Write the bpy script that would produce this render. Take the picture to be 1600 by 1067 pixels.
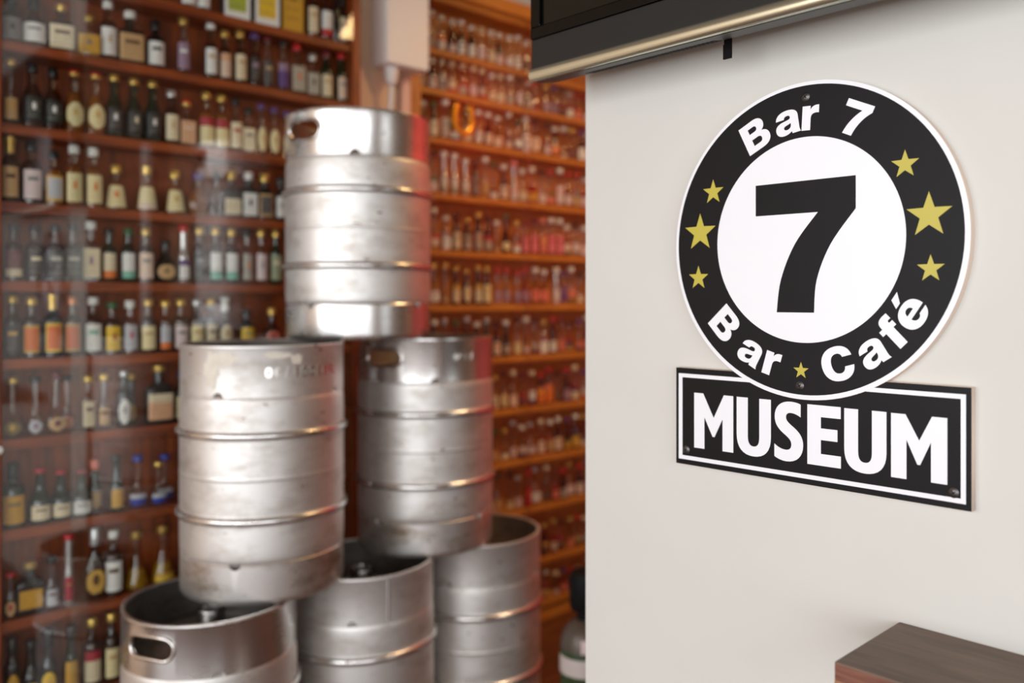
import bpy, math, random
from mathutils import Vector, Matrix

# ------------------------------------------------------------------ scene, camera, world, lights
scene = bpy.context.scene
COL = scene.collection
for o in list(bpy.data.objects):
    bpy.data.objects.remove(o)

cam_data = bpy.data.cameras.new('camera')
cam = bpy.data.objects.new('camera', cam_data)
COL.objects.link(cam)
cam.location = (0, 0, 1.26)
cam.rotation_euler = (math.radians(90), 0, -math.atan2(0.7024, 0.7118))
cam_data.sensor_width = 36
cam_data.lens = 1350 / 1600 * 36
cam_data.shift_x = -60 / 1600
cam_data.shift_y = -65.5 / 1600
cam_data.clip_start = 0.02
cam_data.dof.use_dof = True
cam_data.dof.focus_distance = 1.15
cam_data.dof.aperture_fstop = 2.0
scene.camera = cam

world = bpy.data.worlds.new('world')
scene.world = world
world.use_nodes = True
bg = world.node_tree.nodes['Background']
bg.inputs['Color'].default_value = (0.85, 0.93, 1.0, 1)
bg.inputs['Strength'].default_value = 1.0

scene.view_settings.view_transform = 'Standard'
scene.view_settings.look = 'None'
scene.view_settings.exposure = 0.0
scene.view_settings.gamma = 1.0
scene.view_settings.use_curve_mapping = False
scene.cycles.transparent_max_bounces = 24
scene.cycles.max_bounces = 8
scene.cycles.sample_clamp_indirect = 6.0


def area_light(name, loc, target, sx, sy, power, color, spread=180):
    d = bpy.data.lights.new(name, 'AREA')
    d.shape = 'RECTANGLE'
    d.size, d.size_y = sx, sy
    d.energy = power
    d.color = color
    d.spread = math.radians(spread)
    o = bpy.data.objects.new(name, d)
    COL.objects.link(o)
    o.location = loc
    o.rotation_euler = (Vector(target) - Vector(loc)).to_track_quat('-Z', 'Y').to_euler()
    return o


area_light('window_daylight_left', (-3.32, -0.31, 1.5), (0, -0.31, 1.5), 5.34, 2.05, 156, (0.96, 0.98, 1.0))
area_light('window_daylight_front', (-1.64, -2.92, 1.5), (-1.64, 0, 1.5), 3.3, 2.05, 52, (0.95, 0.97, 1.0))
area_light('ceiling_lamp_warm', (2.36, 1.15, 2.62), (2.35, 2.43, 0.8), 0.4, 0.4, 9, (1.0, 0.66, 0.30), 110)
area_light('red_wall_fill_light', (2.45, 1.3, 2.62), (2.85, 1.5, 1.3), 0.3, 0.3, 7, (1.0, 0.66, 0.48), 110)  # added unseen light, brightens the red wall for its reflection in the kegs
area_light('window_daylight_back_room', (2.05, -2.92, 1.55), (2.05, 0, 1.55), 1.3, 1.9, 5, (1.0, 0.95, 0.88))

# ------------------------------------------------------------------ materials
MATS = {}


def srgb(r, g, b):
    f = lambda c: (c / 255 / 12.92) if c / 255 <= 0.04045 else ((c / 255 + 0.055) / 1.055) ** 2.4
    return (f(r), f(g), f(b), 1)


def new_mat(name):
    m = bpy.data.materials.new(name)
    m.use_nodes = True
    nt = m.node_tree
    return m, nt, nt.nodes['Principled BSDF'], nt.nodes['Material Output']


def plain(name, col, rough=0.5, metal=0.0, spec=0.5, noise=0.0, nscale=30, bump=0.0, coat=0.0):
    if name in MATS:
        return MATS[name]
    m, nt, p, out = new_mat(name)
    p.inputs['Base Color'].default_value = col
    p.inputs['Roughness'].default_value = rough
    p.inputs['Metallic'].default_value = metal
    p.inputs['Specular IOR Level'].default_value = spec
    p.inputs['Coat Weight'].default_value = coat
    if noise or bump:
        tc = nt.nodes.new('ShaderNodeTexCoord')
        n = nt.nodes.new('ShaderNodeTexNoise')
        n.inputs['Scale'].default_value = nscale
        n.inputs['Detail'].default_value = 5
        nt.links.new(tc.outputs['Object'], n.inputs['Vector'])
        if noise:
            r = nt.nodes.new('ShaderNodeValToRGB')
            r.color_ramp.elements[0].position = 0.3
            r.color_ramp.elements[1].position = 0.7
            r.color_ramp.elements[0].color = tuple(c * (1 - noise) for c in col[:3]) + (1,)
            r.color_ramp.elements[1].color = tuple(min(1, c * (1 + noise)) for c in col[:3]) + (1,)
            nt.links.new(n.outputs['Fac'], r.inputs['Fac'])
            nt.links.new(r.outputs['Color'], p.inputs['Base Color'])
        if bump:
            b = nt.nodes.new('ShaderNodeBump')
            b.inputs['Strength'].default_value = bump
            b.inputs['Distance'].default_value = 0.002
            nt.links.new(n.outputs['Fac'], b.inputs['Height'])
            nt.links.new(b.outputs['Normal'], p.inputs['Normal'])
    MATS[name] = m
    return m


def wood(name, dark, light, scale=(2, 30, 30), rough=0.45, detail=6):
    if name in MATS:
        return MATS[name]
    m, nt, p, out = new_mat(name)
    tc = nt.nodes.new('ShaderNodeTexCoord')
    mp = nt.nodes.new('ShaderNodeMapping')
    mp.inputs['Scale'].default_value = scale
    n = nt.nodes.new('ShaderNodeTexNoise')
    n.inputs['Scale'].default_value = 1.6
    n.inputs['Detail'].default_value = detail
    n.inputs['Distortion'].default_value = 1.2
    r = nt.nodes.new('ShaderNodeValToRGB')
    r.color_ramp.elements[0].position = 0.32
    r.color_ramp.elements[1].position = 0.68
    r.color_ramp.elements[0].color = dark
    r.color_ramp.elements[1].color = light
    nt.links.new(tc.outputs['Object'], mp.inputs['Vector'])
    nt.links.new(mp.outputs['Vector'], n.inputs['Vector'])
    nt.links.new(n.outputs['Fac'], r.inputs['Fac'])
    nt.links.new(r.outputs['Color'], p.inputs['Base Color'])
    b = nt.nodes.new('ShaderNodeBump')
    b.inputs['Strength'].default_value = 0.12
    b.inputs['Distance'].default_value = 0.001
    nt.links.new(n.outputs['Fac'], b.inputs['Height'])
    nt.links.new(b.outputs['Normal'], p.inputs['Normal'])
    p.inputs['Roughness'].default_value = rough
    MATS[name] = m
    return m


def clear_glass(name, tint, ior=1.45, rough=0.02, body=None, body_fac=0.0):
    """Thin-walled glass: tinted see-through with Fresnel reflection; body = cloudy colour share of a liquid."""
    if name in MATS:
        return MATS[name]
    m, nt, p, out = new_mat(name)
    nt.nodes.remove(p)
    tr = nt.nodes.new('ShaderNodeBsdfTransparent')
    tr.inputs['Color'].default_value = tint
    gl = nt.nodes.new('ShaderNodeBsdfGlossy')
    gl.inputs['Roughness'].default_value = rough
    gl.inputs['Color'].default_value = (1, 1, 1, 1)
    lw = nt.nodes.new('ShaderNodeLayerWeight')   # Schlick's Fresnel, the same from both sides of the sheet
    lw.inputs['Blend'].default_value = 0.5
    pw = nt.nodes.new('ShaderNodeMath')
    pw.operation = 'POWER'
    pw.inputs[1].default_value = 5.0
    nt.links.new(lw.outputs['Facing'], pw.inputs[0])
    fr = nt.nodes.new('ShaderNodeMath')
    fr.operation = 'MULTIPLY_ADD'
    f0 = ((ior - 1) / (ior + 1)) ** 2
    fr.inputs[1].default_value = 1 - f0
    fr.inputs[2].default_value = f0
    nt.links.new(pw.outputs[0], fr.inputs[0])
    mix = nt.nodes.new('ShaderNodeMixShader')
    src = tr.outputs[0]
    if body:
        df = nt.nodes.new('ShaderNodeBsdfDiffuse')
        df.inputs['Color'].default_value = body
        m2 = nt.nodes.new('ShaderNodeMixShader')
        m2.inputs[0].default_value = body_fac
        nt.links.new(src, m2.inputs[1])
        nt.links.new(df.outputs[0], m2.inputs[2])
        src = m2.outputs[0]
    nt.links.new(fr.outputs[0], mix.inputs[0])
    nt.links.new(src, mix.inputs[1])
    nt.links.new(gl.outputs[0], mix.inputs[2])
    nt.links.new(mix.outputs[0], out.inputs['Surface'])
    MATS[name] = m
    return m


def steel_mat(name, base, rough, dirt=0.25):
    if name in MATS:
        return MATS[name]
    m, nt, p, out = new_mat(name)
    p.inputs['Metallic'].default_value = 0.95
    tc = nt.nodes.new('ShaderNodeTexCoord')
    # long blotches of grime, and fine scratches
    n1 = nt.nodes.new('ShaderNodeTexNoise')
    n1.inputs['Scale'].default_value = 9
    n1.inputs['Detail'].default_value = 8
    n1.inputs['Roughness'].default_value = 0.65
    mp = nt.nodes.new('ShaderNodeMapping')
    mp.inputs['Scale'].default_value = (1, 1, 2.2)
    oi = nt.nodes.new('ShaderNodeObjectInfo')
    add = nt.nodes.new('ShaderNodeVectorMath')
    add.operation = 'ADD'
    nt.links.new(tc.outputs['Object'], add.inputs[0])
    nt.links.new(oi.outputs['Location'], add.inputs[1])
    nt.links.new(add.outputs[0], mp.inputs['Vector'])
    nt.links.new(mp.outputs['Vector'], n1.inputs['Vector'])
    r1 = nt.nodes.new('ShaderNodeValToRGB')
    r1.color_ramp.elements[0].position = 0.33
    r1.color_ramp.elements[1].position = 0.52
    r1.color_ramp.elements[0].color = (base[0] * (1 - dirt), base[1] * (1 - dirt * 1.15), base[2] * (1 - dirt * 1.3), 1)
    r1.color_ramp.elements[1].color = base
    nt.links.new(n1.outputs['Fac'], r1.inputs['Fac'])
    # rare brown spots
    v = nt.nodes.new('ShaderNodeTexNoise')
    v.inputs['Scale'].default_value = 34
    v.inputs['Detail'].default_value = 2
    nt.links.new(mp.outputs['Vector'], v.inputs['Vector'])
    r2 = nt.nodes.new('ShaderNodeValToRGB')
    r2.color_ramp.elements[0].position = 0.70
    r2.color_ramp.elements[1].position = 0.76
    nt.links.new(v.outputs['Fac'], r2.inputs['Fac'])
    mx = nt.nodes.new('ShaderNodeMix')
    mx.data_type = 'RGBA'
    nt.links.new(r2.outputs['Color'], mx.inputs['Factor'])
    nt.links.new(r1.outputs['Color'], mx.inputs['A'])
    mx.inputs['B'].default_value = (0.20, 0.12, 0.06, 1)
    nt.links.new(mx.outputs['Result'], p.inputs['Base Color'])
    mr = nt.nodes.new('ShaderNodeMapRange')
    mr.inputs['To Min'].default_value = rough + 0.12
    mr.inputs['To Max'].default_value = rough - 0.05
    nt.links.new(n1.outputs['Fac'], mr.inputs['Value'])
    nt.links.new(mr.outputs['Result'], p.inputs['Roughness'])
    n3 = nt.nodes.new('ShaderNodeTexNoise')
    n3.inputs['Scale'].default_value = 14
    n3.inputs['Detail'].default_value = 3
    nt.links.new(tc.outputs['Object'], n3.inputs['Vector'])
    b = nt.nodes.new('ShaderNodeBump')
    b.inputs['Strength'].default_value = 0.04
    b.inputs['Distance'].default_value = 0.003
    nt.links.new(n3.outputs['Fac'], b.inputs['Height'])
    nt.links.new(b.outputs['Normal'], p.inputs['Normal'])
    MATS[name] = m
    return m


PAL = {
    'white': (232, 228, 220), 'cream': (226, 208, 172), 'yellowcream': (232, 214, 160), 'pinkcream': (226, 196, 172),
    'pinkwhite': (222, 200, 196), 'tan': (196, 156, 104), 'peach': (220, 168, 128), 'greige': (176, 166, 150),
    'grey': (128, 122, 118), 'silver': (188, 186, 188), 'darkgrey': (64, 58, 56), 'black': (16, 14, 14),
    'brown': (92, 54, 30), 'darkbrown': (48, 28, 20), 'goldyellow': (206, 152, 40), 'yellow': (232, 188, 40),
    'gold': (206, 160, 70), 'limegold': (170, 176, 50), 'olive': (130, 110, 50), 'orange': (226, 112, 24),
    'copperorange': (216, 112, 66), 'copper': (190, 110, 70), 'red': (190, 30, 34), 'crimson': (170, 30, 50),
    'maroon': (104, 26, 34), 'darkred': (96, 20, 18), 'salmon': (222, 120, 96), 'pink': (228, 120, 130),
    'mauve': (150, 120, 140), 'purple': (92, 60, 120), 'navy': (36, 40, 90), 'blue': (40, 60, 160),
    'green': (30, 92, 50), 'mint': (120, 186, 160), 'sage': (150, 156, 120), 'lime': (160, 190, 40),
}


def pal(k):
    return srgb(*PAL[k])


def label_mat(base, accent, style):
    """Printed paper: field colour, one accent shape and rows of small unreadable print."""
    key = 'label_%s_%s_%s' % (base, accent, style)
    if key in MATS:
        return MATS[key]
    m, nt, p, out = new_mat(key)
    p.inputs['Roughness'].default_value = 0.55
    N, L = nt.nodes, nt.links
    tc = N.new('ShaderNodeTexCoord')
    sp = N.new('ShaderNodeSeparateXYZ')
    L.new(tc.outputs['Generated'], sp.inputs[0])

    def M(op, a, b=None, c=None):
        n = N.new('ShaderNodeMath')
        n.operation = op
        for i, v in enumerate((a, b, c)):
            if v is None:
                continue
            if isinstance(v, (int, float)):
                n.inputs[i].default_value = v
            else:
                L.new(v, n.inputs[i])
        return n.outputs[0]
    x, z = sp.outputs[0], sp.outputs[2]
    lo, hi = M('GREATER_THAN', z, 0.0), None
    dx = M('ABSOLUTE', M('SUBTRACT', x, 0.5))
    dz = M('ABSOLUTE', M('SUBTRACT', z, 0.5))
    if style == 'top':
        mask = M('GREATER_THAN', z, 0.68)
    elif style == 'bottom':
        mask = M('LESS_THAN', z, 0.28)
    elif style == 'base':
        mask = M('GREATER_THAN', z, 0.6)
    elif style == 'frame':
        mask = M('MAXIMUM', M('GREATER_THAN', dz, 0.40), M('GREATER_THAN', dx, 0.42))
    elif style == 'panel':
        mask = M('MULTIPLY', M('LESS_THAN', dz, 0.40), M('LESS_THAN', dx, 0.36))
    elif style in ('emblem', 'dot', 'round', 'oval'):
        d = M('SQRT', M('ADD', M('POWER', M('MULTIPLY', dx, 1.3), 2.0), M('POWER', M('SUBTRACT', z, 0.58), 2.0)))
        mask = M('LESS_THAN', d, 0.15 if style != 'round' else 0.24)
    else:
        mask = M('MULTIPLY', M('GREATER_THAN', z, 0.62), M('MULTIPLY', M('LESS_THAN', z, 0.76), M('LESS_THAN', dx, 0.3)))
    c1 = N.new('ShaderNodeMix')
    c1.data_type = 'RGBA'
    L.new(mask, c1.inputs['Factor'])
    c1.inputs['A'].default_value = pal(base)
    c1.inputs['B'].default_value = pal(accent)
    # rows of fine print
    rows = M('GREATER_THAN', M('SINE', M('MULTIPLY', z, 44.0)), 0.35)
    nz = N.new('ShaderNodeTexNoise')
    nz.inputs['Scale'].default_value = 16
    mp = N.new('ShaderNodeMapping')
    mp.inputs['Scale'].default_value = (1.3, 0.2, 0.5)
    L.new(tc.outputs['Generated'], mp.inputs['Vector'])
    L.new(mp.outputs['Vector'], nz.inputs['Vector'])
    word = M('GREATER_THAN', nz.outputs['Fac'], 0.5)
    zone = M('MULTIPLY', M('LESS_THAN', dx, 0.36), M('LESS_THAN', dz, 0.38))
    txt = M('MULTIPLY', M('MULTIPLY', rows, word), M('MULTIPLY', zone, 0.45 if style != 'none' else 0.0))
    c2 = N.new('ShaderNodeMix')
    c2.data_type = 'RGBA'
    L.new(txt, c2.inputs['Factor'])
    L.new(c1.outputs['Result'], c2.inputs['A'])
    b = pal(base)
    dark = sum(b[:3]) / 3 < 0.08
    c2.inputs['B'].default_value = (0.6, 0.55, 0.45, 1) if dark else (b[0] * 0.2, b[1] * 0.18, b[2] * 0.18, 1)
    L.new(c2.outputs['Result'], p.inputs['Base Color'])
    MATS[key] = m
    return m


def cap_mat(k):
    metal = {'gold': (214, 176, 92), 'silver': (200, 198, 196), 'copper': (206, 128, 86)}
    if k in metal:
        return plain('cap_' + k, srgb(*metal[k]), 0.32, 0.7)
    extra = {'redgold': 'red', 'pinkstripe': 'salmon'}
    return plain('cap_' + k, pal(extra.get(k, k)), 0.35, 0.0, 0.5, noise=0.2, nscale=90)


GLASS = {  # shell tint, liquid tint, cloudy liquid colour, share
    'clear': ((0.93, 0.94, 0.94, 1), None),
    'brown': ((0.62, 0.45, 0.32, 1), ((0.34, 0.12, 0.04, 1), (0.085, 0.026, 0.009, 1), 0.82)),
    'amber': ((0.9, 0.86, 0.78, 1), ((0.75, 0.36, 0.08, 1), (0.36, 0.12, 0.018, 1), 0.65)),
    'yellow': ((0.95, 0.93, 0.85, 1), ((0.92, 0.68, 0.16, 1), (0.60, 0.36, 0.03, 1), 0.45)),
    'red': ((0.95, 0.85, 0.83, 1), ((0.75, 0.10, 0.05, 1), (0.45, 0.03, 0.02, 1), 0.5)),
}


def glass_mats(k):
    if k in ('green', 'black', 'silvered'):
        c = {'green': srgb(18, 52, 22), 'black': srgb(14, 11, 10), 'silvered': srgb(205, 200, 196)}[k]
        if k == 'green':
            return clear_glass('glass_green', (0.16, 0.42, 0.16, 1), 1.65, 0.03, srgb(12, 30, 12), 0.85), None
        return plain('glass_' + k, c, 0.08 if k == 'black' else 0.25, 0.0 if k == 'black' else 0.8, 0.6), None
    tint, liq = GLASS[k]
    g = clear_glass('glass_' + k, tint, 1.6, 0.03)
    l = clear_glass('liquid_' + k, liq[0], 1.25, 0.05, liq[1], liq[2]) if liq else None
    return g, l


M_WALL = plain('painted_plaster', srgb(212, 210, 204), 0.6, 0, 0.3, noise=0.015, nscale=6, bump=0.05)
M_BEIGE = plain('beige_paint', srgb(214, 182, 152), 0.6, 0, 0.3, noise=0.03, nscale=8)
M_RED = plain('red_paint', srgb(186, 50, 44), 0.5, 0, 0.4, noise=0.05, nscale=8)
M_CEIL = plain('ceiling_paint', srgb(132, 112, 96), 0.7, 0, 0.3)
M_FLOOR = wood('floor_wood', srgb(66, 34, 16), srgb(110, 62, 30), (1.5, 24, 1), 0.35)
M_WOOD_L = wood('mahogany_stain', srgb(106, 40, 5), srgb(162, 74, 15), (3, 40, 40))
M_WOOD_LV = wood('mahogany_stain_upright', srgb(98, 38, 5), srgb(156, 70, 14), (40, 40, 3))
M_WOOD_R = wood('mahogany_stain_lit', srgb(176, 106, 34), srgb(206, 134, 52), (3, 40, 40))  # same wood as the left cabinet, warm light put into its colour
M_WOOD_RV = wood('mahogany_stain_lit_upright', srgb(164, 98, 36), srgb(196, 124, 52), (40, 40, 3))
M_PANE = clear_glass('pane_glass', (0.96, 0.97, 0.965, 1), 1.5, 0.0)
M_STEEL = steel_mat('keg_steel', (0.76, 0.74, 0.715, 1), 0.49)
M_STEEL_LOW = steel_mat('keg_steel_grimy', (0.72, 0.69, 0.66, 1), 0.4, 0.55)
M_STEEL_B = steel_mat('keg_steel_polished', (0.76, 0.74, 0.72, 1), 0.22, 0.15)
M_INNER = steel_mat('keg_steel_shaded_inside', (0.36, 0.33, 0.30, 1), 0.42, 0.4)  # dark room reflection inside the collars put into the steel colour
M_RIM = plain('keg_rim_steel', (0.74, 0.71, 0.68, 1), 0.2, 1.0)
M_DARKSTEEL = plain('valve_steel', (0.42, 0.40, 0.38, 1), 0.3, 1.0)
M_PAINTCHIP = plain('white_paint_residue', srgb(222, 214, 200), 0.55, 0, 0.4, noise=0.08, nscale=60)
M_SIGNWHITE = plain('sign_white', srgb(240, 241, 246), 0.3, 0, 0.5)
M_SIGNBLACK = plain('sign_black', srgb(21, 20, 23), 0.42, 0, 0.16, noise=0.05, nscale=20)
M_SIGNGOLD = plain('sign_gold', srgb(192, 178, 66), 0.4, 0, 0.5)
M_SIGNEDGE = plain('sign_edge_board', srgb(226, 206, 190), 0.6)
M_SCREW = plain('screw_blackened', srgb(92, 88, 88), 0.35, 0.9)
M_TVBLACK = plain('tv_black_plastic', srgb(36, 34, 32), 0.5, 0, 0.25)
M_TVGLOSS = plain('tv_gloss_black', srgb(6, 6, 6), 0.1, 0, 0.2)
M_TVSCREEN = plain('tv_screen_glass', srgb(10, 12, 8), 0.05, 0, 0.3)
M_TVSILVER = plain('tv_silver_trim', srgb(214, 216, 196), 0.22, 0.9)
M_TVUNDER = plain('tv_underside_plastic', srgb(78, 76, 74), 0.45, 0.0)
M_HOLE = plain('vent_dark', srgb(10, 10, 10), 0.7)
M_WALNUT = wood('walnut_top', srgb(92, 72, 58), srgb(120, 98, 80), (30, 3, 30), 0.5)
M_WALNUTE = wood('walnut_edge', srgb(92, 54, 42), srgb(136, 88, 70), (60, 4, 60), 0.5)
M_WALNUTS = wood('walnut_sapwood', srgb(136, 88, 58), srgb(168, 118, 84), (60, 4, 60), 0.5)
M_PLASTIC = plain('white_plastic', srgb(226, 218, 212), 0.4, 0, 0.45)
M_GASGREEN = plain('cylinder_green', srgb(48, 66, 34), 0.4)
M_GASGREY = plain('cylinder_shoulder_grey', srgb(92, 80, 70), 0.4, 0.3)
M_BLACKRUB = plain('black_rubber', srgb(13, 11, 11), 0.6, 0, 0.15)
M_BRASSY = plain('gilded_metal', srgb(232, 160, 44), 0.3, 0.75)

# ------------------------------------------------------------------ mesh helpers

def mk(name, verts, faces, mat, parent=None, smooth=False, angle=40, loc=None):
    me = bpy.data.meshes.new(name)
    me.from_pydata(verts, [], faces)
    me.validate()
    if smooth:
        me.shade_smooth()
        if angle:
            me.set_sharp_from_angle(angle=math.radians(angle))
    me.materials.append(mat)
    o = bpy.data.objects.new(name, me)
    COL.objects.link(o)
    if parent:
        o.parent = parent
    if loc:
        o.location = loc
    return o


def thing(name, label, cat, loc=(0, 0, 0), rotz=0.0, group=None):
    o = bpy.data.objects.new(name, None)
    o.empty_display_size = 0.05
    COL.objects.link(o)
    o.location = loc
    o.rotation_euler = (0, 0, rotz)
    o['label'] = label
    o['category'] = cat
    if group:
        o['group'] = group
    return o


def join(parts):
    V, F = [], []
    for v, f in parts:
        n = len(V)
        V += v
        F += [tuple(i + n for i in q) for q in f]
    return V, F


def box(x0, x1, y0, y1, z0, z1, bev=0.0):
    if bev <= 0:
        v = [(x, y, z) for z in (z0, z1) for y in (y0, y1) for x in (x0, x1)]
        f = [(0, 2, 3, 1), (4, 5, 7, 6), (0, 1, 5, 4), (1, 3, 7, 5), (3, 2, 6, 7), (2, 0, 4, 6)]
        return v, f
    import bmesh
    bm = bmesh.new()
    bmesh.ops.create_cube(bm, size=1)
    for q in bm.verts:
        q.co = Vector(((x0 + x1) / 2 + q.co.x * (x1 - x0), (y0 + y1) / 2 + q.co.y * (y1 - y0), (z0 + z1) / 2 + q.co.z * (z1 - z0)))
    bmesh.ops.bevel(bm, geom=list(bm.edges), offset=bev, segments=2, profile=0.6, affect='EDGES')
    bm.verts.index_update()
    v = [tuple(q.co) for q in bm.verts]
    f = [tuple(q.index for q in p.verts) for p in bm.faces]
    bm.free()
    return v, f


def lathe(prof, seg=32, closed=False):
    """prof: list of (r, z). r == 0 makes a pole. closed joins last ring to first."""
    V, rings = [], []
    for r, z in prof:
        if r < 1e-7:
            rings.append([len(V)])
            V.append((0, 0, z))
        else:
            rings.append(list(range(len(V), len(V) + seg)))
            V += [(r * math.cos(2 * math.pi * k / seg), r * math.sin(2 * math.pi * k / seg), z) for k in range(seg)]
    F = []
    pairs = list(zip(rings, rings[1:]))
    if closed:
        pairs.append((rings[-1], rings[0]))
    for a, b in pairs:
        for k in range(seg):
            k2 = (k + 1) % seg
            if len(a) == 1 and len(b) == 1:
                continue
            if len(a) == 1:
                F.append((a[0], b[k2], b[k]))
            elif len(b) == 1:
                F.append((a[k], a[k2], b[0]))
            else:
                F.append((a[k], a[k2], b[k2], b[k]))
    return V, F


def tube(pts, r, seg=10, closed=False):
    P = [Vector(p) for p in pts]
    n = len(P)
    V, F = [], []
    prev = None
    for i in range(n):
        if closed:
            d = P[(i + 1) % n] - P[i - 1]
        else:
            d = P[min(i + 1, n - 1)] - P[max(i - 1, 0)]
        d.normalize()
        if prev is None:
            up = Vector((0, 0, 1)) if abs(d.z) < 0.9 else Vector((1, 0, 0))
            a = d.cross(up).normalized()
        else:
            a = (prev - d * prev.dot(d)).normalized()
        prev = a
        b = d.cross(a)
        rr = r[i] if isinstance(r, (list, tuple)) else r
        for k in range(seg):
            t = 2 * math.pi * k / seg
            V.append(tuple(P[i] + (a * math.cos(t) + b * math.sin(t)) * rr))
    m = n if closed else n - 1
    for i in range(m):
        for k in range(seg):
            a0 = i * seg + k
            a1 = i * seg + (k + 1) % seg
            j = ((i + 1) % n) * seg
            F.append((a0, a1, j + (k + 1) % seg, j + k))
    if not closed:
        F.append(tuple(range(seg))[::-1])
        F.append(tuple(range((n - 1) * seg, n * seg)))
    return V, F


def moved(vf, dx=0, dy=0, dz=0):
    return [(x + dx, y + dy, z + dz) for x, y, z in vf[0]], vf[1]


def structure(name, parts, mat):
    v, f = join(parts)
    o = mk(name, v, f, mat)
    o['kind'] = 'structure'
    return o


# ------------------------------------------------------------------ the room
SW_X, SW_Y = 1.06, 0.990                    # face and far edge of the sign wall
structure('floor', [box(-3.4, 3.0, -3.0, 2.6, -0.05, 0.0)], M_FLOOR)
structure('ceiling', [box(-3.5, 3.1, -3.1, 2.7, 2.7, 2.75)], M_CEIL)
structure('wall_sign', [box(SW_X, SW_X + 0.2, -3.0, SW_Y, 0, 2.7)], M_WALL)
structure('wall_back', [box(-3.4, 1.71, 2.412, 2.6, 0, 2.7)], M_BEIGE)
structure('wall_alcove', [box(1.71, 2.85, 2.53, 2.6, 0, 2.7)], M_WALL)
structure('wall_right', [box(2.85, 3.0, 0.9, 2.6, 0, 2.7)], M_RED)
structure('wall_right_beige', [box(2.85, 3.0, -3.0, 0.9, 0, 2.7)], M_BEIGE)
structure('wall_left', [box(-3.5, -3.4, -3.1, 2.6, 0, 0.42), box(-3.5, -3.4, -3.1, 2.6, 2.58, 2.7),
                        box(-3.5, -3.4, -3.1, -2.98, 0.42, 2.58), box(-3.5, -3.4, 2.38, 2.6, 0.42, 2.58)], M_WALL)
structure('wall_front', [box(-3.5, 3.0, -3.1, -3.0, 0, 0.42), box(-3.5, 3.0, -3.1, -3.0, 2.58, 2.7), box(-3.5, -3.3, -3.1, -3.0, 0.42, 2.58),
                         box(0.08, 1.35, -3.1, -3.0, 0.42, 2.58), box(2.75, 3.0, -3.1, -3.0, 0.42, 2.58)], M_WALL)
structure('window_1', [box(-3.49, -3.41, y - 0.03, y + 0.03, 0.42, 2.58) for y in (-2.95, -1.15, 0.6, 2.35)], M_PLASTIC)
structure('window_2', [box(x - 0.03, x + 0.03, -3.09, -3.01, 0.42, 2.58) for x in (-3.27, -1.62, 0.05)], M_PLASTIC)
structure('window_3', [box(x - 0.03, x + 0.03, -3.09, -3.01, 0.55, 2.52) for x in (1.38, 2.05, 2.72)], M_PLASTIC)

# ------------------------------------------------------------------ display cabinets
ORD = ['first', 'second', 'third', 'fourth', 'fifth', 'sixth', 'seventh', 'eighth', 'ninth', 'tenth', 'eleventh', 'twelfth',
       'thirteenth', 'fourteenth', 'fifteenth', 'sixteenth', 'seventeenth', 'eighteenth', 'nineteenth', 'twentieth',
       'twenty-first', 'twenty-second', 'twenty-third', 'twenty-fourth', 'twenty-fifth', 'twenty-sixth', 'twenty-seventh']


def cabinet(label, x0, x1, yf, yb, ztop, shelves, mh, mv, side_w, cornice, split, thick):
    t = thing('display_cabinet', label, 'cabinet', ((x0 + x1) / 2, yf, 0))
    ox, oy = -(x0 + x1) / 2, -yf

    def part(name, bx, mat):
        v, f = moved(bx, ox, oy)
        return mk(name, v, f, mat, t)
    part('side_panel', box(x0, x0 + side_w, yf - 0.012, yb, 0, ztop, 0.002), mv)
    part('side_panel', box(x1 - side_w, x1, yf - 0.012, yb, 0, ztop, 0.002), mv)
    part('back_panel', box(x0 + side_w, x1 - side_w, yb - 0.008, yb, 0.05, ztop), mv)
    part('top_panel', box(x0 + side_w, x1 - side_w, yf, yb - 0.008, ztop - 0.022, ztop), mh)
    part('plinth', box(x0 + side_w, x1 - side_w, yf + 0.01, yb - 0.008, 0, 0.045), mh)
    for z in shelves:
        part('shelf', box(x0 + side_w, x1 - side_w, yf, yb - 0.008, z - thick, z, 0.0015), mh)
    if cornice:
        part('cornice', box(x0 - 0.01, x1, yf - 0.03, yb, ztop, ztop + 0.05, 0.006), mh)
    a, b = x0 + side_w + 0.002, x1 - side_w - 0.002
    part('glass_door', box(a, split + 0.02, yf - 0.008, yf - 0.004, 0.05, ztop - 0.005), M_PANE)
    part('glass_door', box(split - 0.02, b, yf - 0.015, yf - 0.011, 0.05, ztop - 0.005), M_PANE)
    return t


LEFT_Z = [2.04, 1.862, 1.669, 1.487, 1.303, 1.121, 0.934, 0.723, 0.512, 0.298]
cab_l = cabinet('tall mahogany display cabinet of miniature bottles behind the left kegs', 0.470, 1.449, 2.31, 2.41, 2.29,
                LEFT_Z, M_WOOD_L, M_WOOD_LV, 0.026, False, 0.66, 0.0235)
v, f = lathe([(0, 0), (0.007, 0), (0.007, 0.01), (0.011, 0.013), (0.012, 0.018), (0.009, 0.024), (0, 0.025)], 16)
k = mk('door_knob', v, f, M_RIM, cab_l, True)
k.rotation_euler = (math.radians(90), 0, 0)
k.location = (0.486 - 0.9595, -0.012, 0.918)

RIGHT_Z = [2.138, 1.996, 1.828, 1.633, 1.434, 1.239, 1.043, 0.844, 0.647, 0.453, 0.245, 0.075]
cab_r = cabinet('tall orange-lit wooden display cabinet of bottles behind the right kegs', 1.712, 2.80, 2.43, 2.528, 2.33,
                RIGHT_Z, M_WOOD_R, M_WOOD_RV, 0.052, True, 2.27, 0.02)

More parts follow.
